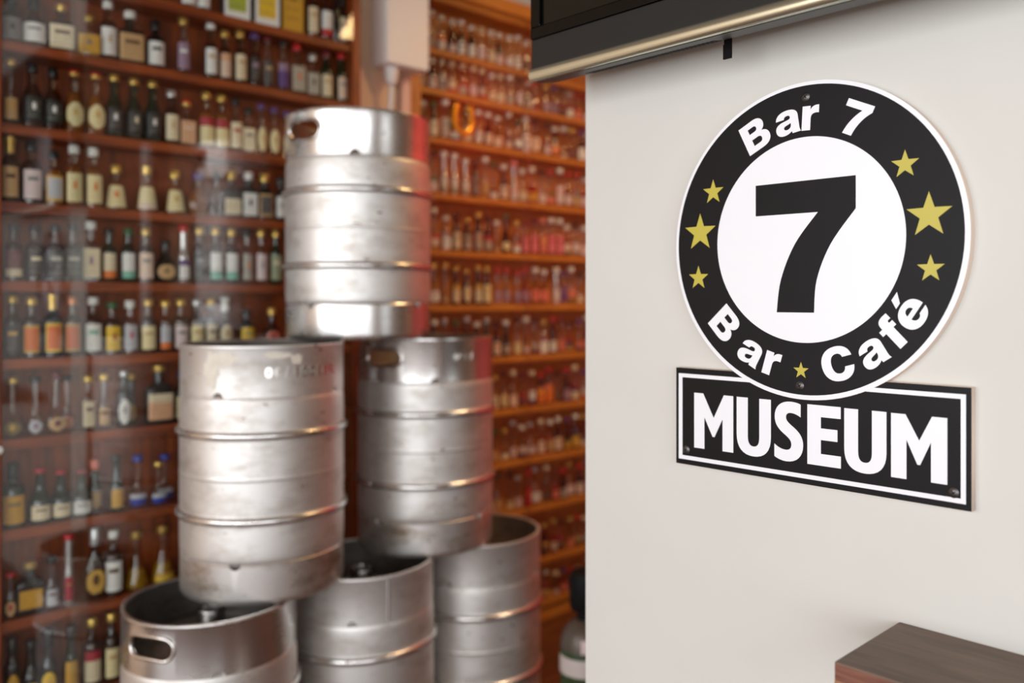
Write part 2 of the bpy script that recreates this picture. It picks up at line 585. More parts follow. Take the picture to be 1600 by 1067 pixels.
# ------------------------------------------------------------------ bottles
STYLES = {
    # (z fraction, radius share, squareness, depth share); 'N' marks the neck radius
    'round': ([(0, .92), (.015, 1), (.56, 1), (.61, .95), (.66, .75), (.70, .5), (.74, 'N')], 2, 1, (.08, .54)),
    'wine': ([(0, .93), (.015, 1), (.57, 1), (.62, .94), (.66, .72), (.70, 'N')], 2, 1, (.07, .50)),
    'slope': ([(0, .9), (.02, 1), (.40, 1), (.48, .93), (.56, .76), (.64, .55), (.72, 'N')], 2, 1, (.10, .48)),
    'tall': ([(0, .92), (.015, 1), (.42, 1), (.48, .92), (.54, .7), (.62, 'N')], 2, 1, (.08, .40)),
    'squat': ([(0, .92), (.02, 1), (.38, 1), (.45, .92), (.52, .68), (.60, .45), (.68, 'N')], 2, 1, (.08, .34)),
    'square': ([(0, .9), (.015, 1), (.58, 1), (.62, .95), (.66, .7), (.69, 'N')], 6, .9, (.07, .55)),
    'flask': ([(0, .93), (.02, 1), (.56, 1), (.62, .93), (.68, .62), (.71, 'N')], 5, .55, (.08, .52)),
    'bell': ([(0, .96), (.03, 1), (.10, .97), (.30, .84), (.46, .74), (.55, .6), (.62, .42), (.66, 'N')], 2, 1, (.06, .54)),
    'bulb': ([(0, .6), (.02, .68), (.08, .9), (.17, 1), (.25, .96), (.33, .75), (.40, .45), (.47, 'N')], 2, .8, (.05, .27)),
    'cone': ([(0, .96), (.03, 1), (.14, .92), (.30, .72), (.45, .5), (.58, 'N')], 2, 1, (.06, .2)),
    'ball': ([(0, .7), (.02, .78), (.12, .95), (.28, 1), (.42, .93), (.52, .74), (.60, .5), (.66, 'N')], 3, .75, (.10, .42)),
}
SEG = 20


def spow(c, e):
    return math.copysign(abs(c) ** e, c)


def ring_pts(r, z, n, d, seg=SEG, off=0.0):
    e = 2.0 / n
    out = []
    for k in range(seg):
        t = 2 * math.pi * (k + 0.5) / seg
        out.append((r * spow(math.cos(t), e), r * d * spow(math.sin(t), e), z))
    return out


def body_mesh(prof):
    V, F = [], []
    m = len(prof)
    for r, z, n, d in prof:
        V += ring_pts(r, z, n, d)
    for i in range(m - 1):
        for k in range(SEG):
            k2 = (k + 1) % SEG
            F.append((i * SEG + k, i * SEG + k2, (i + 1) * SEG + k2, (i + 1) * SEG + k))
    F.append(tuple(range(SEG))[::-1])
    F.append(tuple(range((m - 1) * SEG, m * SEG)))
    return V, F


def prof_at(prof, z):
    for a, b in zip(prof, prof[1:]):
        if a[1] <= z <= b[1] and b[1] > a[1]:
            t = (z - a[1]) / (b[1] - a[1])
            return tuple(a[i] + (b[i] - a[i]) * t for i in (0, 2, 3))
    return prof[-1][0], prof[-1][2], prof[-1][3]


SHAPE_WORD = {'round': 'straight', 'wine': 'wine-shaped', 'slope': 'sloping', 'tall': 'slender', 'squat': 'squat', 'square': 'square',
              'flask': 'flat', 'bell': 'bell-shaped', 'bulb': 'bulb-shaped', 'cone': 'conical', 'ball': 'rounded', 'box': 'boxed'}
COLOR_WORD = {'yellowcream': 'cream', 'pinkcream': 'pinkish', 'pinkwhite': 'pinkish', 'greige': 'grey', 'darkgrey': 'dark', 'darkbrown': 'dark',
              'goldyellow': 'golden', 'copperorange': 'orange', 'redgold': 'red', 'pinkstripe': 'pink', 'limegold': 'lime', 'mauve': 'mauve',
              'silvered': 'silver', 'navy': 'blue', 'darkred': 'red'}


def bottle(x, y, z, h, w, style, glass, cap, capf, base, accent, lstyle, rot, label, group, lscale=1.0):
    R = w / 2
    if style == 'box':
        t = thing('gift_box', label, 'box', (x, y, z), rot, group)
        v, f = box(-R, R, -R * 0.75, R * 0.75, 0, h, 0.001)
        mk('carton', v, f, plain('carton_dark_side', srgb(70, 60, 56), 0.5) if base == 'white' else plain('carton_gold', pal('goldyellow'), 0.45), t)
        fw = 0.98
        v, f = box(-R * fw, R * fw, -R * 0.75 - 0.0008, -R * 0.75, 0.002, h - 0.002)
        mk('front_print', v, f, label_mat(base, accent, lstyle), t)
        return t
    rows, n, d, (l0, l1) = STYLES[style]
    nr = min(max(0.0095, R * 0.36), 0.0125)
    if style in ('round', 'square', 'bell') and R < 0.018:
        nr = min(nr, R * 0.62)
    zc = h * (1 - capf)
    prof = []
    for zz, r in rows:
        if r == 'N':
            prof.append((nr, zz * h, 2, 1))
        else:
            q = n if r > .8 else n + (2 - n) * min(1, (.8 - r) / .35)
            q = max(2, q)
            dd = d if r > .8 else d + (1 - d) * min(1, max(0, (.8 - r) / .45))
            rr = max(r * R, nr) if zz > 0.3 else r * R
            prof.append((rr, zz * h, q, dd))
    ztop_neck = prof[-1][1]
    foil = zc < ztop_neck + 0.004
    if not foil:
        prof.append((nr * 0.96, zc - 0.003, 2, 1))
        prof.append((nr * 1.12, zc - 0.002, 2, 1))
        prof.append((nr * 1.12, zc + 0.001, 2, 1))
    else:
        zc = ztop_neck + 0.004
        prof.append((nr, zc, 2, 1))
    t = thing('miniature_bottle', label, 'bottle', (x, y, z), rot, group)
    g, l = glass_mats(glass)
    v, f = body_mesh(prof)
    mk('glass_body', v, f, g, t, True, 35)
    if l:
        fill = 0.64 if glass in ('brown', 'amber') else 0.5
        if style == 'cone':
            fill = 0.36
        lp = [(max(0.002, r * 0.93 - 0.0008), max(zz, 0.003), q, dd) for r, zz, q, dd in prof if zz < fill * h]
        r, q, dd = prof_at(prof, fill * h)
        lp.append((max(0.002, r * 0.93 - 0.0008), fill * h, q, dd))
        v, f = body_mesh(lp)
        mk('liquid', v, f, l, t, True, 35)
    # cap
    cr = nr * 1.28
    cp = [(cr * .98, zc), (cr, zc + 0.001), (cr, h - 0.0015), (cr * .9, h), (0, h)]
    if foil:
        cp = [(nr * 1.06, zc - 0.002), (nr * 1.06, h * .9), (cr * .98, h * .9 + 0.001), (cr * .98, h - 0.001), (cr * .85, h), (0, h)]
    v, f = lathe([(0, cp[0][1])] + cp, 16)
    mk('cap', v, f, cap_mat(cap), t, True, 40)
    if cap == 'redgold':
        v, f = lathe([(cr * 1.03, zc), (cr * 1.03, zc + (h - zc) * .55)], 16)
        mk('cap_band', v, f, cap_mat('gold'), t, True)
    if lstyle != 'none':
        za, zb = l0 * h, (l0 + (l1 - l0) * lscale) * h
        span = {2: 55, 3: 56}.get(n, 49)
        rowsz = [za + (zb - za) * i / 5 for i in range(6)]
        V, F = [], []
        cols = 10
        ell = lstyle in ('oval', 'round')
        for i, zz in enumerate(rowsz):
            r, q, dd = prof_at(prof, zz)
            for c in range(cols + 1):
                s = span
                if ell:
                    s = span * math.sqrt(max(0.06, 1 - ((i - 2.5) / 2.6) ** 2)) * (0.95 if lstyle == 'oval' else 0.85)
                th = math.radians(-90 - s + 2 * s * c / cols)
                e = 2 / q
                V.append(((r + 0.0007) * spow(math.cos(th), e), (r * dd + 0.0007) * spow(math.sin(th), e), zz))
        for i in range(5):
            for c in range(cols):
                a = i * (cols + 1) + c
                F.append((a, a + 1, a + cols + 2, a + cols + 1))
        mk('paper_label', V, F, label_mat(base, accent, lstyle), t, True, 50)
    return t


def make_label(glass, style, cap, base, lstyle, i, shelf, side):
    cw = lambda k: COLOR_WORD.get(k, k)
    lab = 'with %s cap' % cw(cap) if lstyle == 'none' else 'with %s cap and %s label' % (cw(cap), cw(base))
    return '%s %s bottle %s, %s from left on %s %s-cabinet shelf' % (cw(glass), SHAPE_WORD[style], lab, ORD[i], shelf, side)

LEFT_ROWS = [
 (2.040, [
  (0.940,131,42,"round","clear","white",0.12,"white","grey","text"),
  (0.980,133,39,"round","clear","white",0.12,"white","grey","text"),
  (1.073,195,71,"box","-","-",0,"white","limegold","panel"),
  (1.159,195,71,"box","-","-",0,"white","yellow","panel"),
  (1.239,204,61,"box","-","-",0,"goldyellow","darkred","emblem"),
  (1.307,165,35,"round","brown","black",0.12,"cream","tan","text"),
  (1.354,163,42,"round","brown","black",0.12,"white","red","bottom"),
  (1.383,174,24,"round","black","black",0.2,"black","grey","none"),
  (1.407,151,29,"round","black","black",0.2,"cream","grey","text"),
 ]),
 (1.862, [
  (0.527,117,46,"wine","black","black",0.2,"grey","black","emblem"),
  (0.576,120,55,"slope","brown","black",0.2,"white","grey","text"),
  (0.635,119,57,"square","brown","gold",0.13,"cream","brown","text"),
  (0.692,102,52,"flask","yellow","gold",0.14,"goldyellow","grey","emblem"),
  (0.738,152,43,"round","brown","white",0.13,"white","tan","emblem"),
  (0.794,140,62,"square","black","white",0.14,"tan","brown","text"),
  (0.856,130,46,"round","black","black",0.2,"white","black","text"),
  (0.926,154,35,"round","clear","gold",0.12,"mauve","white","text"),
  (0.999,150,34,"round","brown","white",0.1,"white","tan","text"),
  (1.040,141,33,"round","brown","gold",0.13,"pinkcream","peach","top"),
  (1.083,154,35,"round","brown","gold",0.13,"cream","tan","text"),
  (1.126,151,34,"round","brown","purple",0.1,"darkbrown","mauve","text"),
  (1.165,150,34,"round","clear","maroon",0.1,"darkgrey","tan","text"),
  (1.212,150,36,"round","clear","black",0.1,"purple","mauve","top"),
  (1.259,158,44,"square","clear","red",0.14,"greige","orange","emblem"),
  (1.309,130,37,"square","clear","silver",0.14,"greige","black","emblem"),
  (1.356,152,38,"wine","green","maroon",0.16,"cream","tan","text"),
  (1.405,159,34,"wine","green","red",0.12,"pinkcream","grey","text"),
 ]),
 (1.669, [
  (0.523,155,31,"tall","clear","gold",0.1,"tan","gold","text"),
  (0.570,155,48,"slope","brown","black",0.14,"black","white","emblem"),
  (0.615,153,46,"slope","brown","black",0.14,"black","white","emblem"),
  (0.663,156,47,"slope","amber","redgold",0.1,"yellowcream","gold","oval"),
  (0.711,158,47,"slope","amber","redgold",0.1,"yellowcream","gold","oval"),
  (0.754,161,45,"slope","green","gold",0.1,"black","white","emblem"),
  (0.802,160,44,"slope","green","gold",0.1,"black","cream","emblem"),
  (0.848,161,44,"slope","green","gold",0.1,"black","white","emblem"),
  (0.894,144,38,"round","brown","silver",0.12,"cream","tan","emblem"),
  (0.936,125,42,"square","clear","redgold",0.13,"peach","pinkcream","text"),
  (0.990,157,43,"round","amber","gold",0.12,"yellowcream","crimson","top"),
  (1.031,155,42,"round","amber","gold",0.12,"yellowcream","crimson","top"),
  (1.070,152,37,"round","clear","black",0.12,"cream","crimson","text"),
  (1.107,131,35,"square","clear","black",0.13,"cream","grey","text"),
  (1.143,146,30,"round","clear","purple",0.1,"yellowcream","tan","oval"),
  (1.184,143,34,"round","clear","purple",0.1,"yellowcream","tan","oval"),
  (1.224,138,33,"round","clear","purple",0.1,"yellowcream","tan","oval"),
 ]),
 (1.487, [
  (0.522,159,37,"round","brown","gold",0.3,"tan","brown","text"),
  (0.568,150,44,"round","brown","black",0.14,"pinkwhite","grey","text"),
  (0.616,134,43,"round","amber","black",0.14,"silver","gold","frame"),
  (0.660,152,40,"round","amber","white",0.14,"yellowcream","orange","emblem"),
  (0.704,151,41,"round","amber","white",0.14,"yellowcream","orange","emblem"),
  (0.760,116,55,"bell","amber","gold",0.18,"yellowcream","orange","emblem"),
  (0.834,120,56,"bell","amber","gold",0.18,"yellowcream","pinkcream","bottom"),
  (0.906,116,55,"bell","amber","gold",0.18,"yellowcream","gold","emblem"),
  (0.967,114,60,"ball","amber","purple",0.14,"darkbrown","gold","none"),
  (1.015,119,36,"square","clear","black",0.14,"darkgrey","gold","none"),
  (1.060,132,47,"square","brown","gold",0.18,"cream","black","top"),
  (1.111,132,43,"square","black","white",0.16,"white","black","emblem"),
  (1.157,133,40,"square","black","gold",0.18,"darkgrey","tan","frame"),
  (1.206,129,33,"round","black","black",0.12,"white","grey","emblem"),
 ]),
 (1.303, [
  (0.530,135,40,"round","brown","black",0.12,"maroon","cream","bottom"),
  (0.575,135,41,"round","brown","black",0.12,"darkbrown","cream","text"),
  (0.619,138,41,"square","brown","black",0.1,"darkgrey","greige","text"),
  (0.657,140,42,"square","brown","black",0.1,"darkgrey","greige","text"),
  (0.698,151,42,"square","clear","white",0.13,"cream","mauve","emblem"),
  (0.740,135,33,"round","green","black",0.1,"cream","orange","bottom"),
  (0.786,138,35,"round","green","green",0.12,"white","mint","bottom"),
  (0.829,142,39,"round","brown","gold",0.13,"pinkcream","grey","text"),
  (0.879,113,50,"ball","black","black",0.14,"tan","brown","oval"),
  (0.924,163,30,"tall","silvered","red",0.13,"white","purple","top"),
  (0.969,155,34,"round","brown","gold",0.14,"darkgrey","grey","text"),
  (1.013,156,36,"round","brown","gold",0.14,"white","mint","bottom"),
  (1.059,155,37,"round","brown","gold",0.14,"white","mint","bottom"),
  (1.103,153,33,"round","clear","black",0.12,"greige","orange","emblem"),
  (1.145,159,34,"round","clear","gold",0.13,"pinkwhite","grey","emblem"),
  (1.190,157,36,"round","green","gold",0.13,"sage","cream","text"),
 ]),
 (1.121, [
  (0.527,148,37,"round","brown","gold",0.12,"darkgrey","gold","text"),
  (0.568,144,39,"round","brown","gold",0.13,"orange","gold","frame"),
  (0.612,151,41,"round","black","gold",0.3,"orange","yellow","frame"),
  (0.657,147,39,"round","brown","copper",0.14,"copperorange","tan","frame"),
  (0.704,144,41,"round","brown","white",0.13,"white","mint","text"),
  (0.748,131,41,"round","brown","green",0.12,"yellow","crimson","dot"),
  (0.791,136,37,"round","clear","white",0.14,"silver","red","dot"),
  (0.835,139,38,"wine","brown","gold",0.12,"yellowcream","tan","text"),
  (0.877,136,31,"wine","clear","gold",0.12,"silver","orange","bottom"),
  (0.919,139,39,"wine","brown","gold",0.12,"pinkwhite","grey","text"),
  (0.962,139,37,"wine","brown","silver",0.12,"yellowcream","tan","text"),
  (1.001,141,36,"wine","brown","gold",0.12,"cream","grey","text"),
  (1.042,144,42,"slope","brown","white",0.3,"cream","tan","oval"),
  (1.105,110,44,"round","black","black",0.14,"yellow","sage","text"),
  (1.177,115,45,"ball","brown","gold",0.18,"salmon","crimson","round"),
 ]),
 (0.934, [
  (0.528,142,49,"bulb","clear","gold",0.1,"olive","gold","round"),
  (0.574,142,38,"bulb","clear","black",0.1,"silver","mauve","round"),
  (0.621,151,54,"bulb","clear","maroon",0.12,"tan","maroon","round"),
  (0.652,137,35,"bulb","clear","black",0.1,"salmon","gold","round"),
  (0.692,136,33,"round","clear","gold",0.12,"cream","brown","text"),
  (0.728,139,28,"tall","clear","gold",0.12,"tan","brown","text"),
  (0.775,144,34,"wine","black","silver",0.1,"white","grey","oval"),
  (0.802,134,26,"tall","green","gold",0.12,"tan","gold","oval"),
  (0.863,152,68,"flask","black","gold",0.1,"peach","cream","top"),
  (0.923,134,35,"wine","black","navy",0.14,"yellowcream","grey","text"),
 ]),
 (0.723, [
  (0.530,151,52,"wine","green","black",0.25,"goldyellow","olive","text"),
  (0.586,130,47,"squat","green","red",0.07,"cream","brown","text"),
  (0.632,119,46,"squat","green","red",0.07,"cream","brown","text"),
  (0.679,114,47,"squat","green","crimson",0.07,"white","brown","text"),
  (0.716,132,31,"tall","green","pinkstripe",0.2,"tan","gold","text"),
  (0.757,143,33,"tall","green","black",0.12,"goldyellow","gold","frame"),
  (0.810,134,47,"bulb","clear","blue",0.12,"blue","silver","base"),
  (0.861,111,45,"bulb","clear","gold",0.1,"blue","silver","base"),
  (0.891,122,45,"bulb","clear","blue",0.12,"blue","silver","base"),
 ]),
 (0.512, [
  (0.522,107,28,"tall","clear","red",0.08,"tan","crimson","round"),
  (0.564,122,62,"flask","black","gold",0.12,"goldyellow","darkbrown","frame"),
  (0.609,127,29,"tall","clear","black",0.12,"silver","brown","text"),
  (0.647,174,23,"tall","silvered","red",0.08,"crimson","copper","text"),
  (0.707,178,51,"ball","brown","silver",0.25,"gold","brown","round"),
  (0.751,162,45,"round","brown","white",0.12,"white","brown","text"),
  (0.811,146,61,"cone","yellow","gold",0.12,"olive","gold","none"),
  (0.877,149,62,"cone","yellow","gold",0.12,"yellow","gold","base"),
 ]),
 (0.298, [
  (0.526,166,34,"wine","black","black",0.22,"goldyellow","gold","round"),
  (0.567,147,41,"squat","black","black",0.15,"yellow","gold","oval"),
  (0.603,168,36,"tall","black","black",0.25,"yellow","gold","oval"),
  (0.652,163,32,"slope","green","black",0.2,"goldyellow","gold","text"),
  (0.701,166,42,"round","brown","gold",0.12,"cream","crimson","top"),
  (0.746,168,40,"wine","brown","gold",0.12,"yellowcream","tan","text"),
 ]),
]

rnd = random.Random(7)
SHELF_WORD = ['top', 'second', 'third', 'fourth', 'fifth', 'sixth', 'seventh', 'eighth', 'ninth', 'bottom', 'eleventh']
BEHIND = {(0.934, 3): .038, (0.934, 7): .036, (0.723, 4): .036, (0.723, 8): .040}
for si, (zs, items) in enumerate(LEFT_ROWS):
    for i, (x, hmm, wmm, st, gl, cap, cf, lb, ac, ls) in enumerate(items):
        R = wmm / 2000
        up = [q for q in LEFT_Z + [2.29] if q > zs + .01]
        hmm = min(hmm, (min(up) - zs - 0.0275) * 1000)
        depth = R * (.80 if st == 'box' else STYLES[st][2] * (1.12 if st == 'square' else 1))
        y = 2.31 + 0.008 + depth + BEHIND.get((zs, i), rnd.uniform(0, .006))
        y = min(y, 2.40 - depth)
        rot = rnd.uniform(-.12, .12) - .12
        if st == 'box':
            cl = {'limegold': 'white carton with lime and gold panel', 'yellow': 'white carton with yellow panel',
                  'darkred': 'golden carton with dark red emblem'}[ac]
            lab = '%s, %s from left on top left-cabinet shelf' % (cl, ORD[i])
        else:
            lab = make_label(gl, st, cap, lb, ls, i, SHELF_WORD[si], 'left')
        bottle(x, y, zs + 0.0006, hmm / 1000, wmm / 1000, st, gl, cap, cf, lb, ac, ls, rot, lab,
               'bottles on the %s shelf of the left cabinet' % SHELF_WORD[si])

# right cabinet: rows of smaller-looking bottles; a few that stand out are set by hand
NEUTRAL = ['white', 'cream', 'yellowcream', 'pinkcream', 'white', 'greige', 'tan', 'pinkwhite']
RED_LIT = ['pinkwhite', 'salmon', 'pinkwhite', 'cream', 'pinkcream', 'mauve', 'greige', 'white', 'maroon', 'tan', 'goldyellow', 'darkbrown']  # label colours carry the tint of the red reflection
SPECIAL = {
    (0, 12): ('round', 'yellow', 'lime', 'lime', 'white', 'text'), (0, 13): ('round', 'brown', 'white', 'pinkwhite', 'red', 'text'),
    (1, 2): ('square', 'clear', 'silver', 'grey', 'white', 'text'), (1, 10): ('round', 'clear', 'black', 'pinkwhite', 'mauve', 'oval'),
    (1, 12): ('ball', 'red', 'red', 'red', 'pink', 'none'),
    (2, 0): ('wine', 'brown', 'white', 'yellow', 'red', 'frame'), (2, 1): ('wine', 'green', 'green', 'cream', 'grey', 'text'),
    (2, 2): ('round', 'clear', 'white', 'cream', 'greige', 'text'), (2, 10): ('slope', 'silvered', 'white', 'pinkwhite', 'cream', 'text'),
    (2, 11): ('slope', 'clear', 'black', 'pinkcream', 'salmon', 'oval'), (2, 13): ('ball', 'black', 'white', 'orange', 'peach', 'round'),
    (3, 2): ('tall', 'silvered', 'white', 'white', 'sage', 'bottom'), (3, 3): ('tall', 'silvered', 'white', 'white', 'sage', 'bottom'),
    (3, 4): ('tall', 'silvered', 'white', 'white', 'sage', 'bottom'), (3, 5): ('round', 'black', 'black', 'grey', 'black', 'text'),
    (3, 9): ('tall', 'silvered', 'pink', 'pinkwhite', 'pink', 'text'), (3, 14): ('round', 'red', 'white', 'pinkwhite', 'pink', 'text'),
    (4, 0): ('wine', 'black', 'black', 'greige', 'grey', 'text'), (4, 3): ('wine', 'black', 'black', 'cream', 'grey', 'text'),
    (4, 4): ('wine', 'black', 'gold', 'greige', 'black', 'text'), (4, 5): ('wine', 'black', 'gold', 'greige', 'orange', 'text'),
    (4, 10): ('round', 'red', 'maroon', 'pink', 'red', 'text'), (4, 11): ('round', 'red', 'maroon', 'pink', 'red', 'text'),
    (4, 12): ('round', 'red', 'salmon', 'salmon', 'yellow', 'text'), (4, 13): ('round', 'red', 'white', 'pink', 'red', 'text'),
    (4, 14): ('round', 'red', 'white', 'pink', 'red', 'text'),
    (5, 3): ('round', 'black', 'gold', 'cream', 'gold', 'top'), (5, 4): ('round', 'black', 'gold', 'cream', 'gold', 'oval'),
    (5, 5): ('round', 'black', 'gold', 'cream', 'gold', 'top'), (5, 6): ('round', 'black', 'gold', 'yellowcream', 'gold', 'text'),
    (5, 7): ('tall', 'clear', 'red', 'mauve', 'silver', 'text'), (5, 8): ('tall', 'clear', 'red', 'mauve', 'silver', 'text'),
    (5, 9): ('tall', 'clear', 'red', 'mauve', 'silver', 'text'), (5, 11): ('ball', 'amber', 'white', 'salmon', 'red', 'round'),
    (5, 12): ('ball', 'amber', 'white', 'salmon', 'red', 'round'), (5, 13): ('tall', 'silvered', 'white', 'pinkwhite', 'white', 'text'),
    (5, 14): ('round', 'clear', 'purple', 'purple', 'mauve', 'text'),
}
SPECIAL_LOW = {(7, 9): ('square', 'brown', 'red', 'orange', 'yellow', 'text'), (7, 10): ('square', 'brown', 'red', 'orange', 'salmon', 'text'),
               (9, 6): ('round', 'red', 'red', 'red', 'orange', 'text')}
# shelf: first bottle x, last bottle x, height range in mm
RIGHT_ROWS = [(1.79, 2.44, 120, 138), (1.79, 2.68, 105, 122), (1.80, 2.68, 118, 150), (1.80, 2.68, 125, 155), (1.80, 2.68, 120, 150),
              (1.80, 2.68, 130, 160), (1.80, 2.68, 125, 158), (1.93, 2.68, 120, 152), (1.98, 2.68, 120, 150), (2.0, 2.68, 120, 150),
              (2.14, 2.68, 110, 140), (2.2, 2.68, 80, 115)]
RSHELF = ['top', 'second', 'third', 'fourth', 'fifth', 'sixth', 'seventh', 'eighth', 'ninth', 'tenth', 'eleventh', 'bottom']
for si, (xa, xb, ha, hb) in enumerate(RIGHT_ROWS):
    x, i = xa, 0
    pitch = 0.046 if si < 2 else 0.048
    while x < xb:
        warm = x > 2.26  # bottle colours here lean red, the reflection's tint put into them
        sp = SPECIAL.get((si, i)) or SPECIAL_LOW.get((si, i))
        if sp:
            st, gl, cap, lb, ac, ls = sp
        else:
            st = rnd.choice(['round', 'round', 'round', 'square', 'wine', 'slope', 'tall'] + (['ball', 'bulb'] if si > 1 else []))
            gl = rnd.choice(['clear', 'clear', 'brown', 'amber', 'green'] if not warm else ['clear', 'red', 'brown', 'amber', 'red'])
            cap = rnd.choice(['white', 'gold', 'silver', 'black', 'white', 'cream'] + (['red', 'maroon', 'purple'] if warm else ['green']))
            lb = rnd.choice(RED_LIT if warm else NEUTRAL)
            ac = rnd.choice(['red', 'brown', 'grey', 'gold', 'orange', 'navy', 'green'])
            if si in (0, 1) and not warm:
                st, gl = 'round', rnd.choice(['clear', 'brown', 'clear'])
                lb = rnd.choice(['pinkwhite', 'white', 'greige', 'cream'])
                cap = rnd.choice(['cream', 'white'])
            ls = rnd.choice(['text', 'text', 'emblem', 'top', 'bottom', 'oval'])
        h = rnd.uniform(ha, hb) / 1000
        w = {'tall': .027, 'ball': .042, 'bulb': .036, 'slope': .038}.get(st, .0315) * rnd.uniform(.94, 1.06)
        if sp and st == 'slope':
            h, w = .150, .044
        up = [q for q in RIGHT_Z + [2.33] if q > RIGHT_Z[si] + .01]
        h = min(h, min(up) - RIGHT_Z[si] - 0.026)
        y = 2.43 + .010 + w / 2 + rnd.uniform(0, .008)
        lab = make_label(gl, st, cap, lb, ls, i, RSHELF[si], 'right')
        bottle(x, y, RIGHT_Z[si] + 0.0006, h, w, st, gl, cap, .12, lb, ac, ls, rnd.uniform(-.45, -.2), lab,
               'bottles on the %s shelf of the right cabinet' % RSHELF[si], 1.0 if sp else rnd.uniform(.55, .8))
        x += pitch * rnd.uniform(.96, 1.06) + max(0, w - .038)
        i += 1

# golden horseshoe hanging at the front of the third right shelf
hs = thing('horseshoe', 'golden horseshoe hanging open end up in front of bottles on the third right-cabinet shelf', 'horseshoe', (1.94, 2.405, 1.838))
pts = [(-0.031, 0, 0.112), (-0.035, 0, 0.095), (-0.038, 0, 0.075), (-0.038, 0, 0.055)]
for k in range(1, 14):
    a = math.radians(180 + 180 * k / 14)
    pts.append((0.038 * math.cos(a), 0, 0.055 + 0.042 * math.sin(a)))
pts += [(0.038, 0, 0.055), (0.038, 0, 0.075), (0.035, 0, 0.095), (0.031, 0, 0.112)]
v, f = tube(pts, 0.011, 10)
v = [(x, y * 0.45, z) for x, y, z in v]
mk('shoe_bar', v, f, M_BRASSY, hs, True, 50)
for k in (2, 5, 15, 18):
    p = pts[k]
    v, f = box(p[0] - .0025, p[0] + .0025, -.0062, -.0045, p[2] - .0025, p[2] + .0025)
    mk('nail_hole', v, f, M_HOLE, hs)

# ------------------------------------------------------------------ kegs
KH, KRIB, KBODY, KCH = 0.5775, 0.1985, 0.1893, 0.1882


def evaluated_mesh(o):
    dg = bpy.context.evaluated_depsgraph_get()
    return bpy.data.meshes.new_from_object(o.evaluated_get(dg))


def cut(target, cutters):
    for c in cutters:
        m = target.modifiers.new('cut', 'BOOLEAN')
        m.operation = 'DIFFERENCE'
        m.solver = 'EXACT'
        m.object = c
    me = evaluated_mesh(target)
    for c in cutters:
        bpy.data.objects.remove(c)
    target.modifiers.clear()
    target.data = me
    me.materials.append(M_INNER)
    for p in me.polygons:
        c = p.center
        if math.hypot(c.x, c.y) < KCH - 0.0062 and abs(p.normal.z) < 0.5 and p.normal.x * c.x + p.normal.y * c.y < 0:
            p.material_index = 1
    me.shade_smooth()
    me.set_sharp_from_angle(angle=math.radians(32))
    return me


def stadium(w, h, n=8):
    pts = []
    r = h * 0.5
    for k in range(n + 1):
        a = math.radians(-90 + 180 * k / n)
        pts.append((w / 2 - r + r * math.cos(a), r * math.sin(a)))
    for k in range(n + 1):
        a = math.radians(90 + 180 * k / n)
        pts.append((-w / 2 + r + r * math.cos(a), r * math.sin(a)))
    return pts


def body_profile():
    P = [(0.0, 0.055), (0.08, 0.050), (0.150, 0.068), (0.178, 0.084), (0.1845, 0.090), (0.1872, 0.094), (0.1882, 0.099), (0.1888, 0.107), (0.1891, 0.116), (KBODY, 0.126), (KBODY, 0.150)]

    def rib(z):
        q = [(KBODY, z - 0.015), (KBODY, z - 0.0100), (KBODY + 0.0002, z - 0.0092)]
        for k in range(9):
            a = math.radians(-72 + 144 * k / 8)
            q.append((KRIB - 0.0072 + 0.0072 * math.cos(a), z + 0.0088 * math.sin(a)))
        return q + [(KBODY + 0.0002, z + 0.0092), (KBODY, z + 0.0100), (KBODY, z + 0.015)]
    P += rib(0.186) + [(KBODY, 0.215), (KBODY, 0.245)]
    P += [(KBODY, 0.272), (KBODY, 0.2755), (KBODY + 0.0007, 0.2770), (KBODY + 0.0009, 0.2790), (KBODY + 0.0007, 0.2810), (KBODY, 0.2825), (KBODY, 0.286), (KBODY, 0.31), (KBODY, 0.345)]
    P += rib(0.376) + [(KBODY, 0.405), (KBODY, 0.425)]
    P += [(0.1891, 0.436), (0.1888, 0.445), (0.1882, 0.453), (0.1872, 0.458), (0.1845, 0.462), (0.178, 0.468), (0.150, 0.486), (0.08, 0.505), (0.045, 0.508), (0.0, 0.508)]
    return P


v, f = lathe(body_profile(), 96)
_o = mk('body', v, f, M_STEEL, None, True, 50)
ME_BODY = _o.data
ME_BODY.materials.append(M_INNER)
ME_BODY.materials.append(M_STEEL_B)
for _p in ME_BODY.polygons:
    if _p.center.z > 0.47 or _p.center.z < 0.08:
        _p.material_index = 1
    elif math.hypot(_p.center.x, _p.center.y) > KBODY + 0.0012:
        _p.material_index = 2
bpy.data.objects.remove(_o)


def chime(z0, z1, top):
    zt = z1
    prof = []
    t = 0.0055
    if top:
        prof = [(KCH - 0.004, z0), (KCH, z0 + 0.003), (KCH, zt - 0.008), (KCH + 0.0015, zt - 0.005), (KCH + 0.001, zt - 0.001), (KCH - 0.003, zt),
                (KCH - 0.008, zt - 0.001), (KCH - 0.0095, zt - 0.005), (KCH - t - 0.002, zt - 0.010), (KCH - t - 0.002, z0 + 0.002), (KCH - 0.008, z0)]
    else:
        prof = [(KCH - 0.010, z0), (KCH - 0.004, z0 + 0.001), (KCH - 0.001, z0 + 0.006), (KCH, z0 + 0.014), (KCH, zt - 0.010), (KCH + 0.0005, zt - 0.005),
                (KCH - 0.003, zt), (KCH - 0.008, zt), (KCH - 0.008, z0 + 0.012), (KCH - 0.013, z0 + 0.004)]
    v, f = lathe(prof, 96, True)
    f = [q[::-1] for q in f]
    return mk('chime', v, f, M_STEEL_B, None, True, 40)


